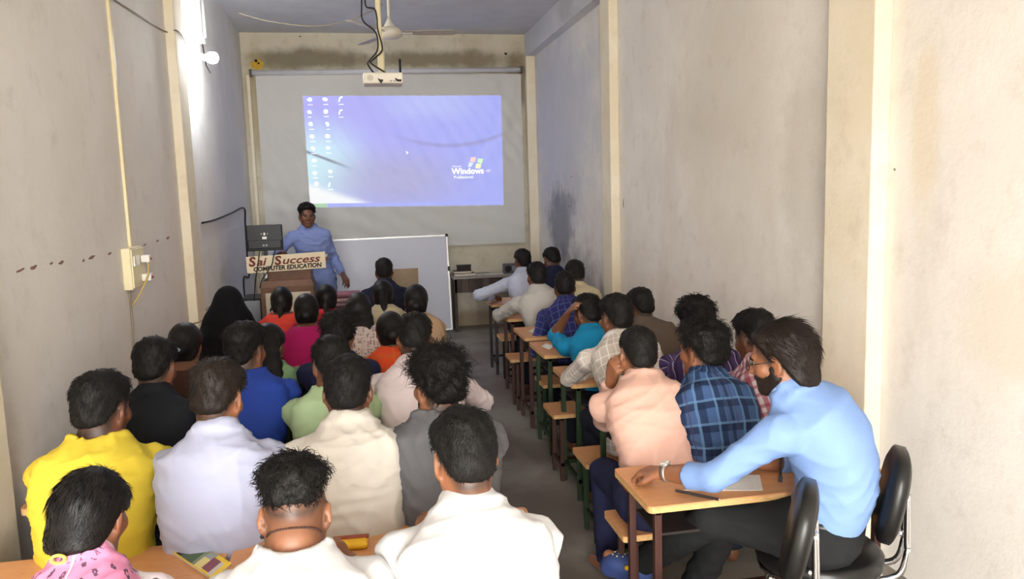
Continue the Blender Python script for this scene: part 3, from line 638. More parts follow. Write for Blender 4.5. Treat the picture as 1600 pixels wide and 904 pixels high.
# ---- cloth, skin and hair materials
def skinmat(name, rgb):
    if name in _mc: return _mc[name]
    m, nt, b = newmat(name); tc = nd(nt, 'ShaderNodeTexCoord'); n = noise(nt, tc.outputs['Object'], 22, 4)
    c = lin(rgb); col = mixc(nt, n, [v*.86 for v in c], [min(1, v*1.14) for v in c])
    at = nd(nt, 'ShaderNodeAttribute', attribute_name='stubble'); col = mixc(nt, at.outputs['Fac'], col, (.016, .012, .010))
    al = nd(nt, 'ShaderNodeAttribute', attribute_name='lips'); col = mixc(nt, al.outputs['Fac'], col, [c[0]*.75, c[1]*.5, c[2]*.55])
    nt.links.new(col, b.inputs['Base Color']); b.inputs['Roughness'].default_value = .5
    b.inputs['Subsurface Weight'].default_value = .06; b.inputs['Subsurface Radius'].default_value = (.01, .004, .002); _mc[name] = m; return m
def hairmat(name, rgb, rough=.42):
    if name in _mc: return _mc[name]
    m, nt, b = newmat(name); tc = nd(nt, 'ShaderNodeTexCoord'); n = noise(nt, tc.outputs['Object'], 160, 3, .7, (1, 1, .3))
    c = lin(rgb); nt.links.new(mixc(nt, n, [v*.5 for v in c], [v*1.5 for v in c]), b.inputs['Base Color'])
    b.inputs['Roughness'].default_value = rough; b.inputs['Specular IOR Level'].default_value = .22; bump(nt, b, n, .5, .003); _mc[name] = m; return m
def cloth(name, rgb, stripes=(), motif=None, rough=.85, tie=None):
    """woven cloth; stripes = (axis, period, offset, width, rgb, alpha) in metres along the cloth coordinates"""
    if name in _mc: return _mc[name]
    m, nt, b = newmat(name); at = nd(nt, 'ShaderNodeAttribute', attribute_name='weave'); sp = nd(nt, 'ShaderNodeSeparateXYZ'); nt.links.new(at.outputs['Vector'], sp.inputs[0])
    g = nd(nt, 'ShaderNodeTexCoord').outputs['Object']; c = lin(rgb)
    col = mixc(nt, noise(nt, g, 7, 3), [v*.95 for v in c], [min(1, v*1.05) for v in c])
    if tie:
        col = mixc(nt, mth(nt, 'MULTIPLY', ramp(nt, mth(nt, 'ABSOLUTE', sp.outputs[0]), .13, .26), .9), col, lin(tie))
        col = mixc(nt, mth(nt, 'MULTIPLY', ramp(nt, noise(nt, g, 9, 3), .58, .7), .35), col, lin(tie))
    for ax, per, off, w, rg, al in stripes:
        f = mth(nt, 'FRACT', mth(nt, 'ADD', mth(nt, 'DIVIDE', sp.outputs[ax], per), off+20))
        col = mixc(nt, mth(nt, 'MULTIPLY', mth(nt, 'LESS_THAN', f, w/per), al), col, lin(rg))
    if motif:
        rg, sc, rad = motif; vo = nd(nt, 'ShaderNodeTexVoronoi', voronoi_dimensions='2D'); vo.inputs['Scale'].default_value = sc; vo.inputs['Randomness'].default_value = .55
        nt.links.new(at.outputs['Vector'], vo.inputs['Vector']); nn = noise(nt, g, 60, 2)
        dd = mth(nt, 'ADD', vo.outputs['Distance'], mth(nt, 'MULTIPLY', mth(nt, 'SUBTRACT', nn, .5), .5))
        col = mixc(nt, mth(nt, 'MULTIPLY', mth(nt, 'MULTIPLY', mth(nt, 'LESS_THAN', dd, rad), mth(nt, 'GREATER_THAN', dd, rad*.35)), .85), col, lin(rg))
    nt.links.new(col, b.inputs['Base Color']); b.inputs['Roughness'].default_value = rough; b.inputs['Specular IOR Level'].default_value = .15
    bump(nt, b, noise(nt, g, 16, 4), .25, .008); _mc[name] = m; return m
HAIR = hairmat('black_hair', (20, 17, 15), .62); HAIRB = hairmat('dark_brown_hair', (34, 26, 21), .5); HAIRS = hairmat('sleek_black_hair', (20, 17, 16), .45)
SKINS = [skinmat('skin_%d' % i, c) for i, c in enumerate([(132, 85, 58), (118, 74, 50), (104, 64, 43), (138, 90, 62), (94, 58, 40)])]

NEAR, MID, FAR = (.009, .0100, .005), (.0125, .0135, .0065), (.0158, .0172, .009)
def strands(P, Q, HC, RH, n, L, w, seed, style, lift):
    """fine hair locks standing on the hair surface"""
    r = np.random.RandomState(seed); N = vnormals(P, Q); c = P[Q].mean(1); loc = (c-HC)@RH
    ok = np.nonzero(np.linalg.norm(loc, axis=1) < .26)[0]
    if len(ok) == 0: return np.zeros((0, 3)), np.zeros((0, 4), int)
    f = r.choice(ok, n); u = r.rand(n, 1); v = r.rand(n, 1); q = P[Q[f]]
    p = (q[:, 0]*(1-u)+q[:, 1]*u)*(1-v)+(q[:, 3]*(1-u)+q[:, 2]*u)*v; nn = unit_rows(N[Q[f, 0]])
    lo = (p-HC)@RH; fl = lo-V(.012, -.045, .135)
    if style == 'swept': fl = np.stack([lo[:, 0]*.9, -.10+0*lo[:, 0], -.05-.8*(.10-lo[:, 2])], 1)
    if style == 'forward': fl = fl+V(0, .10, 0)
    if style == 'back': fl = V(0, -.10, -.10)-lo
    fl = fl@RH.T; jit = {'curly': 1.0, 'messy': .55, 'back': .08}.get(style, .28)
    fl = unit_rows(fl)+r.normal(size=(n, 3))*jit; fl = unit_rows(fl-(fl*nn).sum(1, keepdims=True)*nn)
    lf = lift*r.uniform(.3, 1.3, (n, 1)); Ls = L*r.uniform(.6, 1.3, (n, 1))
    # shorter towards the nape
    Ls = Ls*np.clip(.45+(lo[:, 2:3]+.08)*5, .35, 1.1); lf = lf*np.clip(.35+(lo[:, 2:3]+.06)*6, .2, 1)
    p0 = p-nn*.003; p1 = p+fl*Ls*.5+nn*lf*Ls; p2 = p+fl*Ls+nn*lf*Ls*(.9 if style != 'curly' else .1)+(r.normal(size=(n, 3))*Ls*.45 if style == 'curly' else 0)
    sd = np.cross(fl, nn); ww = w*r.uniform(.6, 1.2, (n, 1)); pts = []
    for pc, k in ((p0, 1.), (p1, .8)):
        pts += [pc+sd*ww*k, pc-sd*ww*k*.5+nn*ww*k*.8, pc-sd*ww*k*.5-nn*ww*k*.8]
    tip = p2; A = np.stack(pts+[tip+sd*ww*.15, tip-sd*ww*.1+nn*ww*.1, tip-sd*ww*.1-nn*ww*.1], 1)
    base = np.arange(n)[:, None]*9; F = []
    for a in (0, 3):
        for k in range(3): F.append(base+np.array([[a+k, a+(k+1) % 3, a+3+(k+1) % 3, a+3+k]]))
    return A.reshape(-1, 3), np.concatenate(F)
def unit_rows(v): return v/(np.linalg.norm(v, axis=1, keepdims=True)+1e-9)

def head_field(F, HC, RH, s, ears=True, face=True):
    T = lambda *p: HC+RH@(V(*p)*s)
    F.ell(T(0, -.012, .026), RH, V(.074, .095, .088)*s, .02); F.ell(T(0, .028, -.042), RH, V(.056, .060, .070)*s, .03)
    F.cone(T(-.018, .062, -.093), T(.018, .062, -.093), .019*s, .019*s, .02)
    for x in (-1, 1): F.cone(T(x*.055, -.0, -.055), T(x*.03, .05, -.088), .018*s, .016*s, .02); F.ell(T(x*.04, .052, -.02), RH, V(.028, .028, .028)*s, .015)
    if face:
        F.cone(T(-.032, .076, .024), T(.032, .076, .024), .012*s, .012*s, .012)
        for x in (-1, 1): F.ell(T(x*.031, .096, .004), RH, V(.017, .012, .011)*s, .008, 'cut')
        F.cone(T(0, .083, .012), T(0, .103, -.026), .008*s, .0115*s, .008)
        for x in (-1, 1): F.ell(T(x*.012, .093, -.031), RH, V(.009, .010, .008)*s, .006)
        F.cone(T(-.019, .081, -.058), T(.019, .081, -.058), .0065*s, .0065*s, .004); F.cone(T(-.016, .080, -.069), T(.016, .080, -.069), .0075*s, .0075*s, .004)
    if ears:
        for x in (-1, 1):
            RE = RH@np.array(Matrix.Rotation(x*.45, 3, 'Z') @ Matrix.Rotation(-.2, 3, 'X')); F.ell(T(x*.079, -.008, -.006), RE, V(.0105, .020, .033)*s, .006)
            F.ell(T(x*.087, -.002, .002), RE, V(.006, .010, .018)*s, .004, 'cut'); F.ell(T(x*.075, .0, -.034), RE, V(.009, .011, .012)*s, .006)
HAND = {'flat': (8, 10, 8), 'relaxed': (22, 30, 20), 'fist': (62, 80, 50), 'grip': (35, 45, 30), 'cup': (15, 22, 14)}
def hand_field(F, Wp, d, pn, side, pose, s):
    """wrist Wp, pointing d, palm normal pn (the way the palm faces), side +1 = right hand"""
    d = unit(d); pn = unit(pn-(pn@d)*d); lat = np.cross(d, pn)*side   # towards the little finger side
    r0 = max(.0105*s, .62*F.h); K = []
    for i, (o, L) in enumerate(((-.030, .092), (-.010, .098), (.011, .093), (.030, .084))):
        k = Wp+d*L*s+lat*o*s; K.append(k); F.cone(Wp+d*.012+lat*o*s*.7, k, .014*s, .0115*s, .014)
    a1, a2, a3 = [math.radians(v) for v in HAND[pose]]
    for i, L in enumerate((.041, .046, .043, .034)):
        p = K[i]; ang = 0; r = r0
        for j, (a, f) in enumerate(((a1, 1), (a2, .62), (a3, .5))):
            ang += a*(1+.06*i); dr = d*math.cos(ang)+pn*math.sin(ang)+lat*(i-1.5)*.05; q = p+unit(dr)*L*s*f
            F.cone(p, q, r, max(r*.9, .6*F.h), .006); p = q; r = max(r*.9, .6*F.h)
    b = Wp+d*.022*s-lat*.026*s; tdir = unit(d*.72-lat*.6+pn*.35); q = b+tdir*.045*s; F.cone(b, q, .015*s, max(.0115*s, .6*F.h), .012)
    F.cone(q, q+unit(d*.85-lat*.15+pn*.35)*.032*s, max(.0110*s, .6*F.h), max(.0085*s, .6*F.h), .006)

TS = np.array([-.14, 0, .2, .45, .7, .86, .96, 1.04])
def person(px, Y, hip, label, res=MID, s=1.0, facing=0, yaw=0, pitch=.25, roll=0, hs=None, sex='m', skin=0, hair='short', hairm=None, top=.03, shirt=None, sleeve='long', collar='shirt',
           lh=None, rh=None, lel=None, rel=None, lpose='relaxed', rpose='relaxed', slouch=.06, trousers=(34, 36, 48), seed=0, desk_y=None, group='students at the desks', head3=None, wide=1.0,
           standing=False, legs=None, wr=.0055, extras=None, strand=None, shrug=0, cut_back=0, lpalm=None, rpalm=None, neckfwd=0, bulk=1.0, beard=0, hl=0, fade=0, tuck=False, la=1.0, hem=.07, nup=0):
    HS = (hs or (.97 if sex == 'f' else 1.0))
    HC = np.asarray(head3, float) if head3 is not None else atY(px, Y)
    hb, hc, hh = res; B = rotm(facing); fw = B@V(0, 1, 0); rt = B@V(1, 0, 0); up = V(0, 0, 1.)
    RH = rotm(facing+yaw, pitch, roll)
    hip = np.asarray(hip, float)
    NB = HC-fw*(.045+.075*math.sin(pitch)+neckfwd)-up*(.150-.02*math.sin(pitch)-.028-nup-(.018 if collar in (None, 'crew') else 0))*HS
    SW = (.172 if sex == 'm' else .148)*s*wide
    lean = unit(NB-hip); srt = unit(rt+0*rt)
    C = NB-up*.092*s+fw*.012+up*shrug
    SL, SR = C-srt*SW, C+srt*SW
    dy = desk_y
    def pt(v, dflt):
        if v is None: return dflt
        v = np.asarray(v, float); return v
    L1, L2 = .29*s, .255*s; L1l, L2l = L1*la, L2*la
    if dy is not None: dz = .775; bl_, br_ = V(C[0]-.11, dy+.17, dz), V(C[0]+.11, dy+.17, dz)
    else: bl_, br_ = hip-rt*.14+fw*.30+up*.10, hip+rt*.14+fw*.30+up*.10
    TL, TR = pt(lh, bl_), pt(rh, br_)
    EL, TL = ik(SL, TL, L1l, L2l, np.asarray(lel, float) if lel is not None else (-rt*.9-up*.55-fw*.1)); ER, TR = ik(SR, TR, L1, L2, np.asarray(rel, float) if rel is not None else (rt*.9-up*.55-fw*.1))
    # spine
    mid = (hip+NB)/2-fw*slouch-fw*.02
    n = 7; ts = np.linspace(0, 1, n); sp = [(1-t)**2*hip+2*t*(1-t)*(mid+(mid-(hip+NB)/2))+t*t*NB for t in ts]
    sp = [hip-up*hem]+sp; tsp = np.concatenate([[-.14], ts]); sp.append(NB+unit(NB-sp[-1]+up*.3)*.03); tsp = np.append(tsp, 1.05); sp = np.array(sp)
    aW = np.array([.172, .172, .155, .160, .182, .180, .118, .066])*s*wide*(1 if sex == 'm' else .9)*bulk; bW = np.array([.125, .130, .115, .118, .126, .112, .082, .062])*s*bulk
    aT, bT = aW.copy(), bW.copy()
    if tuck: aT[:2] = aT[:2]*.84; bT[:2] = bT[:2]*.84; sp = sp[1:]; tsp = tsp[1:]; sp[0] = sp[0]*.72+sp[1]*.28; tsp[0] = tsp[1]*.28
    aW, bW = aT, bT
    def torso(infl, full=False):
        def fn(X, Yy, Z):
            best = None
            for i in range(len(sp)-1):
                a = sp[i]; ab = sp[i+1]-a; L = np.linalg.norm(ab); t = ab/L; dp = unit(np.cross(srt, t)); lt = np.cross(t, dp)
                x, y, z = X-f32(a[0]), Yy-f32(a[1]), Z-f32(a[2]); al = x*f32(t[0])+y*f32(t[1])+z*f32(t[2]); tt = np.clip(al/f32(L), 0, 1); ex = al-tt*f32(L)
                u = x*f32(lt[0])+y*f32(lt[1])+z*f32(lt[2]); w = x*f32(dp[0])+y*f32(dp[1])+z*f32(dp[2]); T = tsp[i]+(tsp[i+1]-tsp[i])*tt
                A = np.interp(T, TS, aW).astype(f32)+f32(infl); Bq = np.interp(T, TS, bW).astype(f32)+f32(infl)
                v = ((np.abs(u/A)**2.4+np.abs(w/Bq)**2.4+np.abs(ex/f32(.05))**2.4)**(1/2.4)-1)*np.minimum(A, Bq)
                if best is None: best = [v, u, w, T, A]
                elif full:
                    m = v < best[0]; best = [np.where(m, q, r_) for q, r_ in zip([v, u, w, T, A], best)]
                else: best[0] = np.minimum(best[0], v)
            return best if full else best[0]
        return fn
    tlo, thi = sp.min(0)-.24*bulk, sp.max(0)+.24*bulk
    # legs
    HL, HR = hip-rt*.088*s, hip+rt*.088*s
    if legs: KL, AL, KR, AR = [np.asarray(v, float) for v in legs]
    elif standing: KL, AL, KR, AR = HL-up*.42, HL-up*.84, HR-up*.42, HR-up*.84
    else:
        KL, KR = HL+fw*.40*s-rt*.03-up*.035, HR+fw*.40*s+rt*.03-up*.035; AL, AR = KL-fw*.04-up*(KL[2]-.09), KR-fw*.04-up*(KR[2]-.09)
    TOL = AL+unit(fw*1-rt*.15)*.17-up*.055; TOR = AR+unit(fw*1+rt*.15)*.17-up*.055
    if legs: TOL = AL+unit(unit(AL-KL)*.35+unit(fw+up*.1))*.17; TOR = AR+unit(unit(AR-KR)*.3+fw)*.17
    pts = np.array([HC, NB, SL, SR, EL, ER, TL, TR, hip, KL, KR, AL, AR, TOL, TOR]); lo, hi = pts.min(0)-.20, pts.max(0)+.20; lo[2] = max(lo[2], -.02)
    # ---- skin body: one continuous surface
    F = Field(lo, hi, hb); head_field(F, HC, RH, HS, True, True)
    nr = (.054 if sex == 'm' else .045)*HS
    nk = HC+RH@(V(0, -.028, -.055)*HS); F.cone(nk, NB+fw*.012-up*.02, nr, nr*1.08, .03)
    def inner(X, Yy, Z): return torso(-.016)(X, Yy, Z)
    F.add(inner, tlo, thi, .03)
    F.cone(NB-up*.035, SL, .05*s, .045*s, .04); F.cone(NB-up*.035, SR, .05*s, .045*s, .04)
    ar = 1.0 if sex == 'm' else .84
    for S_, E_, T_, side, pose, pal in ((SL, EL, TL, -1, lpose, lpalm), (SR, ER, TR, 1, rpose, rpalm)):
        F.cone(S_, E_, .046*s*ar, .037*s*ar, .02); m_ = E_+(T_-E_)*.3; F.cone(E_, m_, .037*s*ar, .040*s*ar, .015); F.cone(m_, T_, .040*s*ar, .026*s*ar, .015)
        pn = np.asarray(pal, float) if pal is not None else (-up*1.0-rt*side*.15); hand_field(F, T_, unit(T_-E_)+(unit(-up*0+fw)*.15 if pal is None else 0), pn, side, pose, .95*s*(1 if sex == 'm' else .9))
    F.cone(HL, KL, .072*s, .050*s, .03); F.cone(HR, KR, .072*s, .050*s, .03); F.cone(KL, AL, .050*s, .036*s, .02); F.cone(KR, AR, .050*s, .036*s, .02)
    for A_, T_ in ((AL, TOL), (AR, TOR)): F.cone(A_-up*.03, T_, .034, .026, .02)
    P, Q = F.nets(); me = np_mesh('body', P, Q); me.materials.append(SKINS[skin])
    loc = (P-HC)@RH/HS
    at = me.attributes.new('lips', 'FLOAT', 'POINT'); at.data.foreach_set('value', np.where((np.abs(loc[:, 0]) < .023) & (loc[:, 1] > .07) & (loc[:, 2] < -.052) & (loc[:, 2] > -.077), .8, 0).astype(f32))
    zb = np.interp(loc[:, 1], [-.10, -.07, -.035, 0, .02, .045, .07], [-.085, -.075, -.02, .02, -.005, .035, .05])+hl
    stub = np.clip(1-np.abs(loc[:, 2]-zb-.012)/.042, 0, 1)*.9*(loc[:, 1] < .06)
    if fade: stub = np.maximum(stub, np.clip((loc[:, 2]+.085)/fade, 0, 1)**.8*.95*(loc[:, 1] < .03)*(np.abs(loc[:, 0]) < .078))
    stub = stub*(np.linalg.norm(loc, axis=1) < .15)*(np.abs(loc[:, 0]) < .0775) if hair not in ('scarf',) else stub*0
    if beard: stub = np.maximum(stub, .55*((loc[:, 1] > .0) & (loc[:, 2] < -.04) & (loc[:, 2] > -.125) & (np.linalg.norm(loc, axis=1) < .15)))
    at = me.attributes.new('stubble', 'FLOAT', 'POINT'); at.data.foreach_set('value', stub.astype(f32))
    body = link('person', me, None, label=label, cat='person', group=group)
    # ---- shirt
    inf = .010*s; Fs = Field(np.minimum(lo, tlo), hi, hc); Fs.add(torso(inf), tlo, thi, .02)
    for S_ in (SL, SR): Fs.cone(NB-up*.040-fw*.005, S_-up*.004, .050*s, .056*s, .05)
    fr = {'long': 1.0, 'elbow': .25, 'short': -.42, 'three': .55}[sleeve]
    for S_, E_, T_ in ((SL, EL, TL), (SR, ER, TR)):
        ra = .058*s*ar
        if fr >= 0:
            Fs.cone(S_, E_, ra, .050*s*ar, .035); W_ = E_+(T_-E_)*max(fr, .08)*.97; dn = unit(T_-E_)
            Fs.cone(E_, W_, .050*s*ar, (.040 if fr > .6 else .047)*s*ar, .018, clip=(W_-dn*.012, dn))
        else:
            W_ = S_+(E_-S_)*(1+fr+.22); Fs.cone(S_, W_, ra, .064*s*ar, .035, clip=(W_, unit(E_-S_)))
    if collar in (None, 'crew'): Fs.ell(NB+up*.048+fw*.012, B, V(.082, .082, .046), .004, 'cut')
    if cut_back: Fs.ell(NB-fw*.045+up*.01, B, V(.085, .06, cut_back), .006, 'cut')
    P, Q = Fs.nets(); N = vnormals(P, Q)
    amp = np.full(len(P), wr)
    dE = np.minimum(np.linalg.norm(P-EL, axis=1), np.linalg.norm(P-ER, axis=1)); amp += .0035*np.exp(-(dE/.10)**2)+.003*np.exp(-((P[:, 2]-hip[2]-.05)/.08)**2)
    if tuck: amp *= np.clip((P[:, 2]-hip[2]-.06)/.12, .05, 1)
    amp *= 1-.8*np.exp(-(np.linalg.norm(P-NB, axis=1)/.09)**2); amp *= min(1, .009/hc)**.3
    P2 = P+N*(wrinkle((P-hip)@B, seed+3)*amp)[:, None]
    me = np_mesh('shirt', P2, Q)
    v_, u_, w_, T_, A_ = torso(inf, True)(P[:, 0].astype(f32), P[:, 1].astype(f32), P[:, 2].astype(f32)); L = np.linalg.norm(NB-hip)
    wv = np.stack([np.arctan2(u_, -w_)*.15, T_*L*1.08, 0*u_], 1)
    for S_, E_, T3 in ((SL, EL, TL), (SR, ER, TR)):
        for a, b, o_ in ((S_, E_, 0), (E_, T3, L1)):
            ab = b-a; ln = np.linalg.norm(ab); d_ = ab/ln; tt = np.clip((P-a)@d_, 0, ln); r_ = P-a-tt[:, None]*d_; dd = np.linalg.norm(r_, axis=1)
            m = (dd < .078*s) & (v_ > .012); e1 = unit(np.cross(d_, V(.3, .2, 1))); e2 = np.cross(d_, e1); wv[m] = np.stack([np.arctan2(r_@e1, r_@e2)*.055, (P-a)@d_+o_, 0*tt], 1)[m]
    at = me.attributes.new('weave', 'FLOAT_VECTOR', 'POINT'); at.data.foreach_set('vector', wv.astype(f32).ravel())
    sh = link('shirt' if sex == 'm' else 'top', me, shirt, body)
    # ---- collar
    ax = unit(nk-(NB-up*.03)); e1 = unit(np.cross(ax, fw)); e2 = np.cross(e1, ax); cen = NB+ax*.002+fw*.012
    if collar in ('shirt', 'band', 'crew'):
        prof = {'shirt': [(.004, -.012), (.004, .030), (.009, .034), (.016, .026), (.026, -.010), (.020, -.014)], 'band': [(.004, -.012), (.004, .026), (.010, .026), (.014, -.012)], 'crew': [(.006, -.010), (.006, .008), (.013, .010), (.019, -.008)]}[collar]
        vs, fs = [], []; na = 28
        for k in range(na+1):
            a = -PI/2+.22+(2*PI-.44)*k/na; dr = e1*math.cos(a)+(-e2 if False else e2)*math.sin(a)*-1
            for o_, z_ in prof: vs.append(cen+dr*(nr*1.04+o_)+ax*(z_-.014*(-math.sin(a)*-1)))
        m_ = len(prof)
        for k in range(na):
            for j in range(m_-1): fs.append((k*m_+j, k*m_+j+1, (k+1)*m_+j+1, (k+1)*m_+j))
        cm = np_mesh('collar', np.array(vs), np.array(fs)); at = cm.attributes.new('weave', 'FLOAT_VECTOR', 'POINT'); at.data.foreach_set('vector', np.tile(V(.02, .5, 0), len(vs)).astype(f32))
        cmat = shirt
        link('collar', cm, cmat, body)
    # ---- trousers
    Ft = Field(np.minimum(lo, hip-.3), np.maximum(hi, hip+.3), hc*1.25); Ft.ell(hip-up*.015, B, (V(.178, .142, .112)*1.04 if tuck else V(.168, .126, .105))*s*bulk, .03, pw=2.6 if tuck else 2)
    for h_, k_, a_ in ((HL, KL, AL), (HR, KR, AR)):
        Ft.cone(h_, k_, .092*s, .068*s, .04); Ft.cone(k_, a_, .066*s, .056*s, .02, clip=(a_+unit(k_-a_)*.005, unit(a_-k_)))
    P, Q = Ft.nets(); N = vnormals(P, Q); P = P+N*(wrinkle(P-hip, seed+9, .09)*.004)[:, None]; tm = np_mesh('trousers', P, Q)
    at = tm.attributes.new('weave', 'FLOAT_VECTOR', 'POINT'); at.data.foreach_set('vector', P.astype(f32).ravel())
    link('trousers', tm, cloth('trouser_%d_%d_%d' % trousers, trousers), body)
    # ---- hair
    hm = hairm or (HAIR if sex == 'm' else HAIRS); T = lambda *p: HC+RH@(V(*p)*HS)
    Fh = Field(HC-.21, HC+.21, hh) if hair not in ('scarf', 'long', 'braid', 'pony', 'lowpony') else Field(HC-V(.27, .30, .52), HC+V(.27, .22, .21), hh)
    sd_ = np.random.RandomState(seed)
    def scalp(X, Yy, Z, thick, line):
        x, y, z = X-f32(HC[0]), Yy-f32(HC[1]), Z-f32(HC[2]); R_ = RH.astype(f32)
        lx, ly, lz = [(x*R_[0, i]+y*R_[1, i]+z*R_[2, i])/f32(HS) for i in range(3)]
        d = (np.sqrt((lx/.074)**2+((ly+.012)/.095)**2+((lz-.026)/.088)**2)-1)*.078
        nap = (np.sqrt((lx/.060)**2+((ly+.045)/.052)**2+((lz+.045)/.07)**2)-1)*.052
        d = smin(d, nap, .02); return d-thick(lx, ly, lz, line)
    ysx = [-.12, -.09, -.07, -.035, 0, .02, .045, .07, .1]
    if sex == 'm': zl = np.array([-.088, -.086, -.078, -.02, .022, -.010, .038, .052, .052])+hl
    else: zl = np.array([-.10, -.10, -.10, -.06, .005, .0, .035, .055, .06])+hl
    if hair == 'swept': zl = np.array([-.16, -.15, -.13, -.07, -.0, -.005, .03, .05, .05])
    side = {'fade': .008, 'crew': .008, 'short': .010}.get(hair, .015)
    f1, f2, f3 = sd_.uniform(0, 6, 3); amp_n = {'curly': .010, 'messy': .007, 'short': .004, 'crew': .002, 'fade': .006, 'swept': .004}.get(hair, .0015)
    def thick(lx, ly, lz, line):
        zz = lz-np.interp(ly, ysx, line).astype(f32); g = np.clip(zz/(.06 if sex == 'm' else .015), 0, 1); g = g*g*(3-2*g)
        tp = np.clip((lz-.035)/.06, 0, 1); t = side+(top-side)*tp+ (.006*np.clip(-ly/.08, 0, 1) if hair in ('swept', 'curly', 'messy') else 0)
        if hair == 'swept': t = t+.008*np.clip((-ly-.0)/.08, 0, 1)+.002
        if hair == 'forward': t = t+.012*np.clip((ly)/.06, 0, 1)*tp
        nz = np.sin(lx*70+f1+2*np.sin(ly*45))*np.sin(ly*62+f2+2*np.sin(lz*40))+np.sin(lz*85+f3+1.5*np.sin(lx*60))*np.sin(lx*110+ly*80)
        return (t*g-.030*(1-g)**2-.004*(1-g)+amp_n*nz*.5*g)*f32(1)
    if hair == 'scarf':
        Fh.ell(T(0, -.015, .02), RH, V(.098, .118, .118)*HS, .03); Fh.cone(T(0, -.03, -.03), NB+up*.0-fw*.02, .085, .11, .06)
        Fh.cone(NB-up*.02-fw*.02, NB-up*.30-fw*.06, .13, .20, .08); Fh.cone(NB-rt*.07-up*.03, SL-up*.10, .09, .10, .08); Fh.cone(NB+rt*.07-up*.03, SR-up*.10, .09, .10, .08)
        Fh.ell(T(0, .12, -.01), RH, V(.062, .07, .09)*HS, .02, 'cut')
    else:
        Fh.add(lambda X, Yy, Z: scalp(X, Yy, Z, thick, zl), HC-.16, HC+.16, .003)
        bk = -fw
        if hair == 'nape': Fh.ell(T(0, -.082, -.075), RH, V(.045, .028, .035), .025)
        if hair == 'bun': Fh.ell(T(0, -.115, -.03), RH, V(.045, .035, .042), .02)
        if hair in ('lowpony', 'braid', 'pony'):
            st = T(0, -.105, -.045 if hair != 'pony' else .02); ln = {'lowpony': .22, 'braid': .34, 'pony': .38}[hair]
            Fh.ell(st, RH, V(.036, .030, .034), .02); p0 = st
            base = NB-fw*(.115+slouch*.6)-up*.10
            for k in range(1, 10):
                q = k/9; p1 = st*(1-q)**2+2*q*(1-q)*(NB-fw*.15+up*.03)+q*q*(NB-fw*(.165+slouch*.8)-up*(ln-.12)); wv_ = .012*math.sin(k*3.1) if hair == 'braid' else 0
                r_ = (.026 if hair != 'braid' else .021)*(1-.5*q)+.004; Fh.cone(p0, p1+rt*wv_*.6, r_*1.1, r_, .012 if hair != 'braid' else .005); p0 = p1+rt*wv_*.6
        if hair == 'long':
            for x in (-.055, -.02, .02, .055):
                p0 = T(x, -.07, .02)
                for k in range(1, 6):
                    q = k/5; p1 = T(x*1.1, -.085, -.03)*(1-q)**2+2*q*(1-q)*(NB+rt*x*1.2-fw*.11+up*.02)+q*q*(NB+rt*x*1.1-fw*(.135+slouch*.7)-up*.16); Fh.cone(p0, p1, .036, .030-.006*q, .02); p0 = p1
        if hair == 'swept': Fh.ell(T(0, -.075, -.085), RH, V(.066, .040, .06), .03)
    P, Q = Fh.nets()
    if len(P):
        nst, Ls, ws = {NEAR: (2300, .034, .0013), MID: (800, .034, .0022)}.get(res, (260, .030, .0034))
        stl = strand or {'curly': 'curly', 'messy': 'messy', 'swept': 'swept', 'forward': 'forward'}.get(hair, 'flow' if sex == 'm' else None)
        if hair != 'scarf' and stl:
            lf = {'curly': .45, 'messy': .35, 'swept': .06, 'fade': .30, 'crew': .15}.get(hair, .12); Lh = {'crew': .4, 'curly': 1.0, 'swept': 1.7, 'messy': .95, 'fade': .75}.get(hair, .72)
            if sex == 'f': lf = .03; Lh = 1.5; ws *= .7
            P3, Q3 = strands(P, Q, HC, RH, nst, Ls*Lh*min(1.2, .5+top*16), ws, seed+1, stl, lf)
            P, Q = np.concatenate([P, P3]), np.concatenate([Q, Q3+len(P)])
        hm_ = np_mesh('hair', P, Q)
        if hair == 'scarf': link('headscarf', hm_, shirt, body)
        else: link('hair', hm_, hm, body)
    if beard:
        Fb = Field(HC-.17, HC+.17, hh); e_ = .004
        Fb.ell(T(0, .030, -.046), RH, V(.056+e_, .060+e_, .068+e_)*HS, .02); Fb.cone(T(-.016, .064, -.096), T(.016, .064, -.096), .022*HS, .022*HS, .02)
        for x in (-1, 1): Fb.cone(T(x*.058, .004, -.052), T(x*.03, .052, -.090), .020*HS, .020*HS, .02); Fb.cone(T(x*.064, .012, -.0), T(x*.058, .012, -.055), .011*HS, .014*HS, .01)
        Fb.cone(T(-.024, .079, -.047), T(.024, .079, -.047), .0085*HS, .0085*HS, .005)
        nrm = RH@unit(V(0, .45, 1)); pc = T(0, .085, -.052)
        Fb.add(lambda X, Yy, Z: -np.maximum((X-f32(pc[0]))*f32(nrm[0])+(Yy-f32(pc[1]))*f32(nrm[1])+(Z-f32(pc[2]))*f32(nrm[2])-f32(.012), -1), HC-.15, HC+.15, .006, 'cut')
        Fb.cone(T(-.014, .098, -.064), T(.014, .098, -.064), .009*HS, .009*HS, .004, 'cut')
        P, Q = Fb.nets()
        if len(P):
            N = vnormals(P, Q); P = P+N*(fnoise(P, seed, 220)*.002)[:, None]; P3, Q3 = strands(P, Q, HC, RH, 900, .014, .0012, seed+2, 'messy', .2); P, Q = np.concatenate([P, P3]), np.concatenate([Q, Q3+len(P)]); link('beard', np_mesh('beard', P, Q), hm, body)
    J = dict(HC=HC, RH=RH, NB=NB, SL=SL, SR=SR, EL=EL, ER=ER, TL=TL, TR=TR, hip=hip, fw=fw, rt=rt, B=B, AL=AL, AR=AR, KL=KL, KR=KR, TOL=TOL, TOR=TOR, ax=ax, e1=e1, e2=e2, nr=nr, HS=HS, sp=sp)
    return body, J

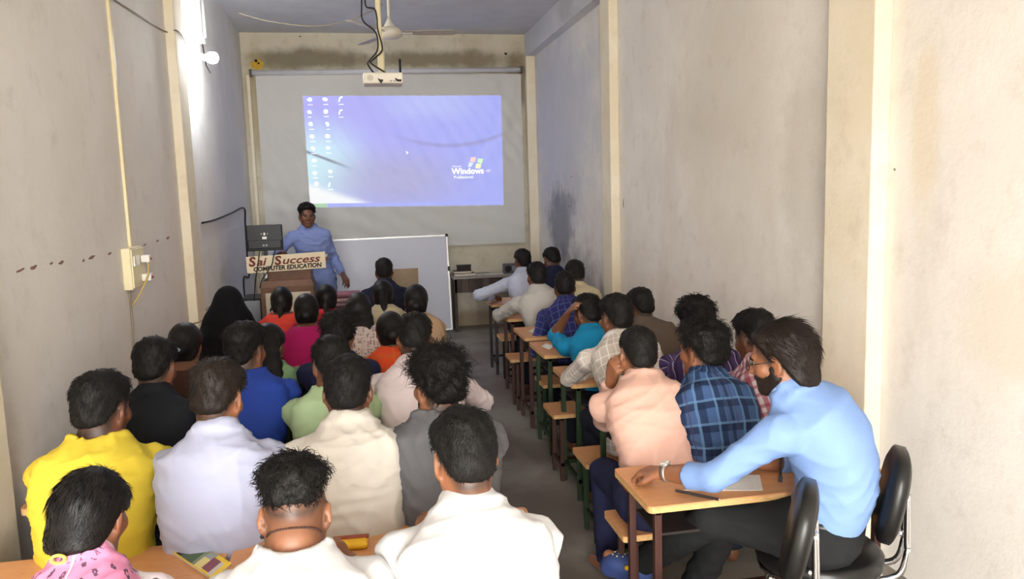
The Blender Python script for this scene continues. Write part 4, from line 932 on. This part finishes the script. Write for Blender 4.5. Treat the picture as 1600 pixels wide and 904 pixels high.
# ------------------------------------------------------------------ the people
WHT = cloth('white_cotton', (206, 206, 207)); CRM = cloth('cream_white_cotton', (196, 190, 180)); LAV = cloth('pale_lavender_cotton', (170, 174, 198))
hz = .555
def seat(px, Y, by, dx=0): q = atY(px, Y); return V(q[0]+dx, by, hz)
def chin(px, Y, x=-.075, y=.03, z=-.145): return atY(px, Y)+V(x, y, z)
def P_(px, Y, by, dy, label, res, dx=0, **kw): return person(px, Y, seat(px, Y, by, dx), label, res, desk_y=dy, head3=atY(px, Y)-V(0, 0, .028), **kw)
DN = (.35, -.1, -.9); DNL = (-.35, -.1, -.9)
# row A, nearest
P_((724, 700), 2.0, 1.74, 2.15, 'man in bright white shirt with short black hair beside the aisle, nearest the camera', NEAR, .03, s=1.06, yaw=.22, pitch=.28, skin=3, hair='short', top=.022, shirt=WHT, seed=1, nup=-.015, slouch=.05, rel=DN, lel=DNL)
nb, NJ = P_((460, 786), 1.93, 1.70, 2.15, 'man in white T-shirt with faded haircut, ear stud and bead necklace', NEAR, s=1.0, pitch=.50, skin=3, hair='fade', top=.032, shirt=WHT, sleeve='short', collar='crew', seed=2, nup=.02, slouch=.08, strand='messy', hl=.062, fade=.17, rel=DN, lel=DNL, lh=V(-.27, 2.20, .775), rh=V(-.10, 2.20, .775))
q_ = (142, 788)
kb, KJ = P_(q_, 2.0, 1.75, 2.15, 'woman in pink tie-dye top with sleek tied-back hair', NEAR, s=.96, sex='f', yaw=-.25, pitch=.42, skin=1, hair='nape', top=.010, hs=.95, nup=.0, shirt=cloth('pink_tie_dye', (236, 228, 232), (), ((52, 50, 66), 24, .2), tie=(222, 132, 176)), sleeve='elbow', collar='band', seed=3, slouch=.08, lh=chin(q_, 2.0, -.10, .06, -.15), rh=V(-.62, 2.02, .66), strand='back', lel=DNL, rel=DN)
# row B
YEL = cloth('yellow_knit', (206, 184, 62)); GRY = cloth('charcoal_knit', (98, 98, 101))
P_((160, 628), 2.83, 2.66, 3.07, 'man in yellow T-shirt by the wall', NEAR, s=1.02, yaw=-.35, pitch=.2, skin=2, hair='short', top=.024, shirt=YEL, sleeve='short', collar='crew', seed=4, slouch=.05, rh=V(-.66, 3.20, .775), rel=(.9, -.2, -.5), lel=DNL)
P_((340, 612), 2.80, 2.66, 3.07, 'man in pale lavender-white shirt beside the yellow T-shirt', NEAR, s=1.0, yaw=-.25, pitch=.35, skin=3, hair='short', hairm=HAIRB, top=.030, shirt=LAV, sleeve='long', collar='band', seed=5, slouch=.05, strand='forward', rel=(.9, -.2, -.5), lel=DNL)
P_((543, 600), 2.80, 2.66, 3.07, 'man in cream-white shirt between the lavender and dark grey shirts', NEAR, .02, s=1.04, yaw=-.05, pitch=.22, skin=2, hair='short', top=.022, shirt=CRM, collar='band', seed=6, slouch=.04, rel=DN, lel=DNL)
P_((682, 592), 2.80, 2.66, 3.07, 'bearded man with curly hair in dark grey shirt beside the aisle', NEAR, .03, s=1.05, yaw=.45, pitch=.15, skin=3, hair='curly', top=.034, shirt=GRY, collar='crew', seed=7, slouch=.05, beard=1, rel=DN, lel=DNL)
# row C
q_ = (384, 540)
P_((243, 566), 3.6, 3.52, 3.98, 'man in black shirt by the wall behind the brown kurta', MID, s=.98, yaw=-.2, pitch=.3, skin=1, hair='short', top=.026, shirt=cloth('black_cotton', (30, 32, 36)), seed=8, rel=DN, lel=DNL)
P_(q_, 3.72, 3.52, 3.98, 'man in royal blue T-shirt with hand at his cheek', MID, s=1.0, yaw=-.45, pitch=.1, skin=1, hair='short', top=.03, shirt=cloth('royal_blue_knit', (44, 70, 158)), sleeve='elbow', collar='crew', seed=9, lh=chin(q_, 3.72, -.085, .05, -.16), lpalm=(1, 0, .3), lpose='fist', rel=DN, lel=DNL)
P_((518, 562), 3.55, 3.52, 3.98, 'boy in pale green T-shirt with bowed head', MID, s=.96, yaw=.15, pitch=.45, skin=1, hair='short', top=.024, shirt=cloth('pale_green_knit', (160, 182, 142)), sleeve='short', collar='crew', seed=10, slouch=.08, rel=(.9, -.1, -.4), lel=(-.9, -.1, -.4))
P_((648, 522), 3.75, 3.52, 3.98, 'man in pinkish white shirt leaning over the aisle-side desk', MID, .0, s=1.06, yaw=-.1, pitch=.45, skin=1, hair='short', top=.02, shirt=cloth('pinkish_white_cotton', (214, 200, 202)), collar='band', seed=11, slouch=.12, rel=(1, -.1, -.5), lel=(-.8, -.1, -.5), rh=V(.42, 4.12, .775))
# row D
wb_, WJ = P_((290, 532), 4.35, 4.40, 4.86, 'woman in dark brown kurta with hair clip by the wall', MID, .0, s=.92, sex='f', yaw=-.1, pitch=.25, skin=1, hair='bun', top=.016, shirt=cloth('dark_brown_cotton', (66, 44, 36)), collar=None, seed=12, cut_back=.03)
P_((420, 532), 4.45, 4.40, 4.86, 'woman in light green kurta with loose dark hair', MID, .02, s=.94, sex='f', yaw=-.4, pitch=.3, skin=1, hair='long', top=.016, shirt=cloth('leaf_green_cotton', (128, 160, 118), [(0, .30, .35, .08, (82, 122, 78), 1)]), sleeve='short', collar=None, seed=13, rel=DN)
P_((527, 518), 4.30, 4.40, 4.86, 'person in dark navy top behind the pale green T-shirt', MID, .0, s=.95, yaw=.1, pitch=.45, skin=1, hair='messy', top=.024, shirt=cloth('dark_navy_cotton', (36, 38, 66)), sleeve='short', collar='crew', seed=14, rel=(.9, -.1, -.4), lel=(-.9, -.1, -.4))
P_((610, 512), 4.55, 4.42, 4.86, 'woman in orange embroidered kurta behind the pinkish white shirt', MID, .0, s=.94, sex='f', yaw=.1, pitch=.35, skin=1, hair='bun', top=.014, shirt=cloth('orange_cotton', (206, 72, 36), [(0, .5, .48, .10, (206, 132, 70), .85), (1, .06, 0, .012, (176, 96, 44), .4)]), collar=None, seed=15)
# row E
P_((357, 470), 5.55, 5.32, 5.76, 'woman in black headscarf and black robe by the wall', FAR, .0, s=.98, sex='f', pitch=.15, skin=1, hair='scarf', shirt=cloth('black_crepe', (16, 15, 17)), collar=None, seed=16)
P_((479, 480), 5.45, 5.30, 5.76, 'woman in magenta kurta with round-necked back', FAR, .0, s=.98, sex='f', pitch=.2, skin=1, hair='bun', top=.014, shirt=cloth('magenta_cotton', (160, 28, 88)), collar=None, seed=17, cut_back=.05)
P_((561, 478), 5.4, 5.30, 5.76, 'woman in white floral top with long loose hair', FAR, .03, s=.94, sex='f', yaw=-.1, pitch=.2, skin=1, hair='long', top=.014, shirt=cloth('white_floral', (202, 190, 184), (), ((120, 64, 66), 40, .26)), collar=None, seed=18)
P_((650, 466), 5.5, 5.30, 5.76, 'woman in beige top with gathered hair beside the aisle', FAR, .05, s=.95, sex='f', yaw=-.1, pitch=.2, skin=2, hair='bun', top=.018, shirt=cloth('beige_cotton', (176, 148, 118)), collar=None, seed=19)
# row F
P_((440, 466), 6.3, 6.20, 6.66, 'woman in coral kurta with a long plait', FAR, .0, s=.96, sex='f', pitch=.2, skin=2, hair='braid', top=.012, shirt=cloth('coral_cotton', (212, 68, 56)), collar=None, seed=20, cut_back=.05)
P_((510, 462), 6.3, 6.20, 6.66, 'woman in crimson kurta with a ponytail in front of the lectern', FAR, .0, s=.96, sex='f', pitch=.2, skin=2, hair='braid', top=.012, shirt=cloth('crimson_cotton', (192, 40, 54)), collar=None, seed=21)
P_((598, 455), 6.35, 6.20, 6.66, 'woman in cream and green dress with a high ponytail', FAR, .02, s=.94, sex='f', pitch=.2, skin=2, hair='pony', top=.012, shirt=cloth('cream_green_cotton', (190, 176, 146), [(0, .8, .33, .2, (58, 128, 52), 1)]), sleeve='short', collar=None, seed=22)
# man at the front
P_((600, 420), 7.45, 7.45, None, 'man in dark navy shirt on the tan chair facing the whiteboard', FAR, .0, s=1.02, pitch=.15, skin=2, hair='short', top=.02, shirt=cloth('deep_navy_cotton', (34, 38, 56)), seed=23, group='people at the front')
# right row, nearest first
q_ = (996, 543)
pb, PJ = P_(q_, 3.26, 2.98, 3.38, 'man in peach shirt and brown belt beside the aisle', NEAR, .0, s=1.03, yaw=.05, pitch=.12, skin=3, hair='crew', top=.014, shirt=cloth('peach_cotton', (208, 168, 152)), seed=24, slouch=.05, lh=chin(q_, 3.26, -.10, .07, -.16), lpalm=(1, .3, .2), lpose='fist', trousers=(34, 36, 62), rel=DN, lel=(0, .5, -.9), tuck=True)
P_((1095, 538), 3.15, 2.98, 3.38, 'man in blue and navy plaid shirt next to the peach shirt', NEAR, .0, s=1.0, yaw=.5, pitch=.1, skin=1, hair='messy', top=.030, shirt=cloth('blue_plaid', (58, 82, 120), [(0, .075, 0, .038, (26, 36, 62), .75), (1, .075, .2, .038, (26, 34, 60), .75), (0, .075, .62, .010, (104, 140, 178), .5), (1, .075, .80, .010, (104, 140, 178), .5), (0, .15, .1, .006, (70, 50, 60), .6)]), collar='band', seed=25, slouch=.06, rel=DN, lel=DNL, sleeve='elbow')
P_((1178, 520), 3.32, 3.0, 3.38, 'person in red and white checked shirt against the wall', MID, .02, s=.96, yaw=.35, pitch=.3, skin=2, hair='short', top=.026, shirt=cloth('red_check', (216, 196, 200), [(0, .036, 0, .016, (150, 44, 70), .75), (1, .036, .2, .016, (150, 44, 70), .6), (0, .036, .55, .004, (80, 74, 90), .6)]), seed=26, rel=DN, lel=DNL)
q_ = (962, 490)
P_(q_, 4.1, 3.84, 4.25, 'man in white windowpane-check shirt with elbow on the desk', MID, .02, s=1.03, yaw=.3, pitch=.2, skin=1, hair='short', top=.026, shirt=cloth('windowpane_check', (200, 190, 180), [(0, .038, 0, .006, (232, 228, 222), .9), (1, .038, 0, .006, (232, 228, 222), .9)]), seed=27, slouch=.09, lh=V(1.36, 4.44, .775), lel=(-.9, .2, -.5), rel=DN)
P_((1086, 497), 3.85, 3.80, 4.25, 'person in purple striped shirt with tousled hair', MID, .04, s=1.0, yaw=.2, pitch=.3, skin=2, hair='messy', top=.03, shirt=cloth('purple_stripe', (70, 54, 96), [(0, .05, .2, .005, (176, 166, 190), .85), (0, .05, .55, .012, (36, 28, 52), .7)]), seed=28, rel=DN, lel=DNL)
q_ = (917, 484)
P_(q_, 4.95, 4.76, 5.08, 'boy in turquoise shirt holding his hand to his head', MID, .05, s=.95, yaw=.45, pitch=.25, skin=1, hair='short', top=.024, shirt=cloth('turquoise_cotton', (28, 132, 178)), seed=29, slouch=.09, sleeve='elbow', lh=atY((886, 492), 5.0), lel=(-.25, .3, -1), lpalm=(.6, .2, -.7), lpose='cup', rel=DN)
P_((1000, 474), 4.95, 4.78, 5.08, 'person in grey-brown jacket against the wall', FAR, .12, s=1.0, yaw=.3, pitch=.35, skin=2, hair='short', top=.022, shirt=cloth('taupe_cotton', (98, 84, 74)), seed=30, rel=DN, lel=DNL)
P_((882, 444), 5.9, 5.55, 5.74, 'man in navy checked shirt with papers before him', FAR, .0, s=1.0, yaw=-.15, pitch=.2, skin=2, hair='short', top=.022, shirt=cloth('navy_check', (42, 46, 98), [(0, .05, 0, .006, (92, 96, 150), .7), (1, .05, 0, .006, (92, 96, 150), .7)]), seed=31, rel=DN, lel=DNL)
P_((838, 428), 6.55, 6.42, 6.65, 'man in pale grey shirt leaning on the brown-legged desk', FAR, .06, s=1.06, yaw=.15, pitch=.15, skin=2, hair='short', top=.022, shirt=cloth('pale_grey_cotton', (182, 178, 172)), seed=32, lel=(-1, -.1, -.4), rel=DN, lh=V(1.33, 6.95, .775))
P_((898, 424), 6.6, 6.42, 6.65, 'person in cream hooded top by the damp wall', FAR, .05, s=.98, yaw=.1, pitch=.3, skin=2, hair='short', top=.018, shirt=cloth('cream_knit', (196, 182, 152)), seed=33, rel=DN, lel=DNL)
P_((816, 404), 7.7, 7.38, 7.58, 'man in pale blue shirt resting his arm on the foremost desk', FAR, .05, s=1.06, yaw=.25, pitch=.15, skin=2, hair='short', top=.018, shirt=cloth('pale_blue_cotton', (180, 184, 202)), seed=34, lel=(-1, -.2, -.3), lh=V(1.28, 7.80, .775), rel=DN)
P_((862, 402), 7.6, 7.40, 7.58, 'man in dark navy shirt with bowed head in the corner', FAR, .05, s=1.0, yaw=.25, pitch=.45, skin=2, hair='short', top=.018, shirt=cloth('ink_navy_cotton', (30, 34, 58)), seed=35, rel=DN, lel=DNL)
# instructor behind the lectern
ib, IJ = person((480, 338), 8.85, (-.50, 8.9, .93), 'standing instructor in light blue shirt facing the class behind the lectern', (.009, .012, .006), 1.02, facing=PI, yaw=.2, pitch=.05, hs=1.03, skin=2, hair='short', top=.036, shirt=cloth('chambray_blue', (122, 136, 184)), seed=36, slouch=.0, standing=True, hem=.22, group='people at the front', lh=V(-.24, 8.78, .98), lel=(.3, .3, -1), rh=V(-.86, 8.52, 1.27), rel=(-.6, .4, -.6), lpose='relaxed', strand='messy')
# man in light blue at the near desk
BLU = cloth('sky_blue_cotton', (126, 156, 208))
bb, BJ = person((1216, 562), 2.50, (1.57, 2.44, .625), 'bearded man in light blue shirt with long swept-back hair sitting sideways at the near desk', NEAR, 1.08, facing=.80, yaw=.10, pitch=.22, hs=1.0, skin=3, hair='swept', hairm=HAIRB, top=.018, shirt=BLU, sleeve='three', seed=37, slouch=.08, bulk=.96, lh=(1.05, 2.63, .795), rh=(1.42, 2.69, .785), la=.85, lel=(-.2, -.5, -.3), rel=(.5, .3, -.6), lpose='grip', rpose='fist', trousers=(36, 37, 38), beard=1, tuck=True,
    legs=((1.24, 2.62, .60), (1.10, 3.0, .26), (1.42, 2.80, .55), (1.30, 2.95, .12)))

# ------------------------------------------------------------------ things worn
def ring(body, J, z, a, b, h, mat, name, tilt=None, cen=None):
    """flat band around the waist"""
    c = J['hip']+V(0, 0, z) if cen is None else cen; vs, fs = [], []; n = 40
    for k in range(n):
        t = 2*PI*k/n; cs, sn = math.cos(t), math.sin(t); p = c+J['rt']*a*math.copysign(abs(cs)**.8, cs)+J['fw']*b*math.copysign(abs(sn)**.8, sn)
        o = unit(p-c)
        for dr, dz in ((0, -h), (.006, -h), (.006, h), (0, h)): vs.append(p+o*dr+V(0, 0, dz))
    for k in range(n):
        for j in range(4): q = (k+1) % n; fs.append((k*4+j, k*4+(j+1) % 4, q*4+(j+1) % 4, q*4+j))
    return link(name, np_mesh(name, np.array(vs), np.array(fs), False), mat, body)
M_belt = plain('brown_leather', (128, 66, 36), .45, 0, .25, 30); M_bbelt = plain('black_leather', (34, 33, 33), .35, 0, .2, 30)
bt = ring(pb, PJ, .058, .173, .139, .019, M_belt, 'belt')
for x in (-.10, .10):
    c_ = PJ['hip']+V(x, -.136, .058); link('belt_loop', MB().box(c_[0]-.006, c_[1]-.006, c_[2]-.024, c_[0]+.006, c_[1]+.004, c_[2]+.024).mesh(), cloth('trouser_34_36_62', (34, 36, 62)), pb)
ring(bb, BJ, .052, .178, .143, .020, M_bbelt, 'belt')
# necklace and stud of the man with the faded haircut
J = NJ; mb = MB(); nbd = 64; cen = J['NB']+J['ax']*.050+J['fw']*.008
for k in range(nbd):
    a = 2*PI*k/nbd; p = cen+(J['e1']*math.cos(a)+J['e2']*math.sin(a))*(J['nr']*1.03+.007)+J['ax']*(.014*math.sin(a)*-1)
    bmesh.ops.create_icosphere(mb.bm, subdivisions=1, radius=.0038, matrix=Matrix.Translation(p))
part('bead_necklace', mb, plain('dark_beads', (58, 34, 28), .4), nb, True)
p = J['HC']+J['RH']@V(-.079, .0, -.046); mb = MB(); bmesh.ops.create_icosphere(mb.bm, subdivisions=2, radius=.0055, matrix=Matrix.Translation(p)); part('ear_stud', mb, M_black, nb, True)
# watch, glasses of the man in light blue
J = BJ; d = unit(J['TL']-J['EL']); wc_ = J['TL']-d*.020; n0 = unit(V(0, -.35, 1)-(V(0, -.35, 1)@d)*d); n1 = np.cross(d, n0); vs, fs = [], []
for k in range(28):
    a = 2*PI*k/28; o = n0*math.cos(a)+n1*math.sin(a)
    for r_, w_ in ((.0300, -.010), (.0335, -.010), (.0335, .010), (.0300, .010)): vs.append(wc_+o*r_+d*w_)
for k in range(28):
    for j in range(4): q = (k+1) % 28; fs.append((k*4+j, q*4+j, q*4+(j+1) % 4, k*4+(j+1) % 4))
wt = link('wrist_watch', np_mesh('watch_band', np.array(vs), np.array(fs), False), plain('steel_band', (178, 176, 170), .3, .8), bb)
MT = Matrix(((n1[0], d[0], n0[0], wc_[0]+n0[0]*.033), (n1[1], d[1], n0[1], wc_[1]+n0[1]*.033), (n1[2], d[2], n0[2], wc_[2]+n0[2]*.033), (0, 0, 0, 1)))
me = MB().lathe([(.019, 0), (.021, .003), (.021, .007), (.018, .009)], (0, 0, 0), 24).mesh(); me.transform(MT); link('watch_case', me, plain('steel_case', (206, 204, 198), .25, .8), wt, smooth=False)
me = MB().lathe([(.0175, .0088), (.0175, .0096)], (0, 0, 0), 24).mesh(); me.transform(MT); link('watch_dial', me, plain('white_dial', (236, 236, 232), .3), wt)
me = MB().box(-.001, -.001, .0097, .001, .012, .0102).box(-.001, -.001, .0097, .009, .001, .0102).mesh(); me.transform(MT); link('watch_hand', me, M_black, wt)
HM = Matrix([list(BJ['RH'][i])+[BJ['HC'][i]] for i in range(3)]+[[0, 0, 0, 1]]); hs_ = BJ['HS']
mb = MB()
for x in (-1, 1):
    mb.tube([(x*.034*hs_+.024*math.cos(a), 0.102*hs_, .002+.018*math.sin(a)) for a in [2*PI*k/20 for k in range(21)]], .0016, 6, False)
    mb.tube([(x*.058*hs_, .105*hs_, .006), (x*.082*hs_, .05*hs_, .010), (x*.084*hs_, -.005*hs_, .010)], .0018, 6)
mb.tube([(-.010, .107*hs_, .004), (.010, .107*hs_, .004)], .0016, 6); me = mb.mesh(); me.transform(HM); link('glasses', me, M_black, bb, smooth=True)
# eyes and brows where a face shows
for body, J in ((ib, IJ), (bb, BJ)):
    HM = Matrix([list(J['RH'][i])+[J['HC'][i]] for i in range(3)]+[[0, 0, 0, 1]]); h_ = J['HS']
    for x in (-1, 1):
        mb = MB(); bmesh.ops.create_uvsphere(mb.bm, u_segments=14, v_segments=10, radius=.0098*h_, matrix=Matrix.Translation((x*.031*h_, .0745*h_, .004*h_))); me = mb.mesh(); me.transform(HM); ey = link('eye', me, plain('eye_white', (128, 116, 108), .3), body, smooth=True)
        mb = MB(); bmesh.ops.create_uvsphere(mb.bm, u_segments=12, v_segments=8, radius=.0065*h_, matrix=Matrix.Translation((x*.031*h_, 0.0815*h_, .004*h_))); me = mb.mesh(); me.transform(HM); link('iris', me, plain('iris_dark', (24, 16, 12), .2), ey, smooth=True)
        mb = MB(); mb.tube([(x*.014*h_, .088*h_, .020*h_), (x*.030*h_, .089*h_, .026*h_), (x*.048*h_, .078*h_, .020*h_)], .0035, 6); me = mb.mesh(); me.transform(HM); link('eyebrow', me, HAIR, body, smooth=True)
for body, J, off, mat, nm in ((kb, KJ, (0, -.108, -.098), plain('yellow_ribbon', (222, 200, 90), .6), 'hair_tie'), (wb_, WJ, (0, -.155, -.03), plain('pale_blue_clip', (170, 190, 214), .4), 'hair_clip')):
    HM = Matrix([list(J['RH'][i])+[J['HC'][i]] for i in range(3)]+[[0, 0, 0, 1]]); mb = MB(); mb.tube([(off[0]+.017*math.cos(2*PI*k/16), off[1], off[2]+.009*math.sin(2*PI*k/16)) for k in range(17)], .004, 8, False); me = mb.mesh(); me.transform(HM); link(nm, me, mat, body, smooth=True)
# clog on the outstretched foot
J = BJ; a0 = J['AL']; tdir = unit(J['TOL']-a0); Fc = Field(a0-.32, a0+.32, .006); heel = a0-V(0, 0, .035)-tdir*.02; toe = heel+tdir*.19
sdv = unit(np.cross(tdir, V(0, 0, 1))); upn = np.cross(sdv, tdir); Rm = np.stack([sdv, tdir, upn], 1)
Fc.ell(heel+tdir*.13+upn*.012, Rm, V(.056, .085, .045), .03); Fc.ell(heel+tdir*.04, Rm, V(.046, .07, .040), .03); Fc.cone(heel+tdir*.02-upn*.028, toe-upn*.02, .034, .040, .02); Fc.cone(heel+upn*.03+tdir*.015, heel+upn*.10+tdir*.015, .036, .046, .006, 'cut')
P, Q = Fc.nets(); clog = link('clog', np_mesh('clog', P, Q), plain('navy_foam', (56, 72, 122), .6), bb)
st2 = MB(); st2.tube(smoothpts([tuple(heel+sdv*.052*math.cos(t)+tdir*(.07-.085*math.sin(t))+upn*(.020+.015*math.sin(t))) for t in [PI*k/10 for k in range(11)]], 2), .011, 8); part('heel_strap', st2, plain('yellow_foam', (222, 180, 40), .55), clog, True)
for i, (u, v) in enumerate([(-.02, .10), (.0, .10), (.02, .10), (-.027, .125), (-.008, .125), (.012, .125), (.03, .125), (-.02, .150), (.0, .150), (.02, .150), (-.01, .175), (.012, .175)]):
    w = .012+.045*math.sqrt(max(0, 1-(u/.056)**2-((v-.13)/.085)**2)); mb = MB(); bmesh.ops.create_icosphere(mb.bm, subdivisions=1, radius=.0045, matrix=Matrix.Translation(heel+sdv*u+tdir*v+upn*w)); part('vent_hole', mb, plain('pale_vent', (206, 200, 150), .6), clog)
# ------------------------------------------------------------------ things on the desks
def quadmap(D, A, C, z):
    ex, ey = A-D, C-D; return lambda u, v, dz=0: (D[0]+ex[0]*u+ey[0]*v, D[1]+ex[1]*u+ey[1]*v, z+dz)
zt = .731
mg = empty('magazine', tuple(atZ((325, 872), zt)), 'glossy yellow-edged magazine lying on the desk before the pink top', 'magazine')
O = np.array(mg.location); f = quadmap(atZ((267, 863), zt)-O, atZ((296, 842), zt)-O, atZ((333, 908), zt)-O, 0)
def mp(name, u0, v0, u1, v1, z0, z1, col, par, rough=.25):
    return part(name, MB().prism([f(u0, v0, z0), f(u1, v0, z0), f(u1, v1, z0), f(u0, v1, z0)], (0, 0, z1-z0)), plain('print_%d_%d_%d' % col, col, rough), par)
pg_ = mp('pages', 0, 0, 1, 1, 0, .008, (214, 208, 192), mg); cv = mp('cover', -.01, -.01, 1.01, 1.01, .008, .0095, (236, 200, 20), mg)
for nm, a in (('title_band', (.02, .13, .98, .24, (36, 34, 26))), ('photo_panel', (.02, .24, .98, .50, (70, 92, 58))), ('photo_panel', (.02, .50, .98, .56, (120, 134, 104))), ('text_panel', (.02, .56, .60, .72, (216, 204, 130))), ('text_panel', (.60, .56, .98, .72, (150, 156, 150))), ('photo_panel', (.10, .70, .80, .86, (126, 60, 72))), ('text_panel', (.02, .86, .80, .93, (206, 196, 180)))):
    mp(nm, a[0], a[1], a[2], a[3], .0095, .0101+.0002*(nm == 'photo_panel'), a[4], cv)
me = text_mesh('GALAXY', .9, .001); 
for v in me.vertices:
    v.co = Vector(f(.12+v.co.x/4.0*.92, .225-v.co.y*.085, .0104))
link('title_text', me, plain('print_yellow', (240, 220, 90), .4), cv)
pcs = empty('pencil_case', tuple(atZ((548, 850), .74)-V(0, 0, .009)), 'yellow and red pencil case on the near desk beside the necklace man', 'pencil case', rz=-.05)
part('pouch', MB().box(-.055, -.03, 0, .055, .03, .022, .009), plain('yellow_vinyl', (236, 184, 30), .4), pcs, True); part('zip_edge', MB().box(-.058, .012, .018, .058, .034, .027, .004), plain('brick_red', (150, 70, 46), .5), pcs)
def sheetpaper(corners, label, name='paper_sheet', col=(224, 220, 214), z=zt, lines=True):
    c = [atZ(q, z) for q in corners]; o = empty(name, tuple(c[0]), label, 'paper'); L = [tuple(q-c[0]) for q in c]
    sh = part('sheet', MB().prism(L, (0, 0, .0015)), plain('paper_%d' % col[0], col, .8, 0, .02), o)
    if lines:
        A, B, C_, D_ = [V(*q) for q in L]
        for k in range(1, 9):
            a, b = A+(D_-A)*k/10+(B-A)*.08, B+(C_-B)*k/10-(B-A)*.1; dv = (D_-A)*.006
            part('ruled_line', MB().prism([tuple(q+V(0, 0, .0015)) for q in (a, b, b+dv, a+dv)], (0, 0, .0003)), plain('ink_grey', (168, 168, 190), .8), sh)
    return o
sheetpaper([(1068, 766), (1192, 766), (1187, 742), (1112, 740)], 'white question paper on the desk under the hand of the light-blue-shirt man')
sheetpaper([(826, 517), (848, 524), (858, 517), (838, 511)], 'white paper on the desk before the navy-check shirt', lines=False)
sheetpaper([(846, 541), (858, 546), (866, 541), (853, 536)], 'small white paper by the elbow of the turquoise-shirt boy', lines=False)
sheetpaper([(598, 862), (612, 872), (664, 838), (652, 832)], 'long pale strip of paper on the near desk beside the bright white shirt', lines=False)
a, b = atZ((1056, 766), .737), atZ((1128, 781), .737)
pn = empty('pencil', tuple(a), 'dark pencil lying across the near desk below the question paper', 'pencil'); dv = b-a
part('shaft', MB().tube([(0, 0, 0), tuple(dv*.94)], .0052, 6), plain('pencil_dark', (46, 40, 40), .4), pn); part('tip', MB().tube([tuple(dv*.94), tuple(dv)], .0052, 6, True, .001), plain('pencil_wood', (190, 150, 110), .6), pn)
pk = empty('pen', tuple(atZ((1219, 752), zt)), 'black pen held upright at the end of the near desk', 'pen'); part('barrel', MB().tube([(0, 0, 0), (.004, .0, .12)], .005, 8), M_black, pk); part('grip', MB().tube([(0, 0, 0), (.0008, 0, .022)], .008, 8), plain('pen_grey', (60, 62, 70), .4), pk)
# school bag on the bench end behind the light-blue-shirt man
bg = empty('school_bag', (1.93, 3.0, .45), 'black and green school bag on the bench end near the wall', 'bag')
part('body', MB().box(-.12, -.10, 0, .12, .10, .36, .04), plain('black_nylon', (22, 24, 26), .7), bg, True); part('front_pocket', MB().box(-.10, -.135, .04, .10, -.09, .20, .02), plain('green_nylon', (30, 66, 58), .7), bg, True)
part('strap', MB().tube(smoothpts([(-.05, -.10, .34), (-.07, -.17, .25), (-.06, -.16, .1), (-.05, -.11, .05)]), .012, 6), plain('black_nylon', (22, 24, 26), .7), bg, True); part('handle', MB().tube(smoothpts([(-.04, 0, .355), (-.02, 0, .40), (.02, 0, .40), (.04, 0, .355)]), .009, 6), plain('black_nylon', (22, 24, 26), .7), bg, True)
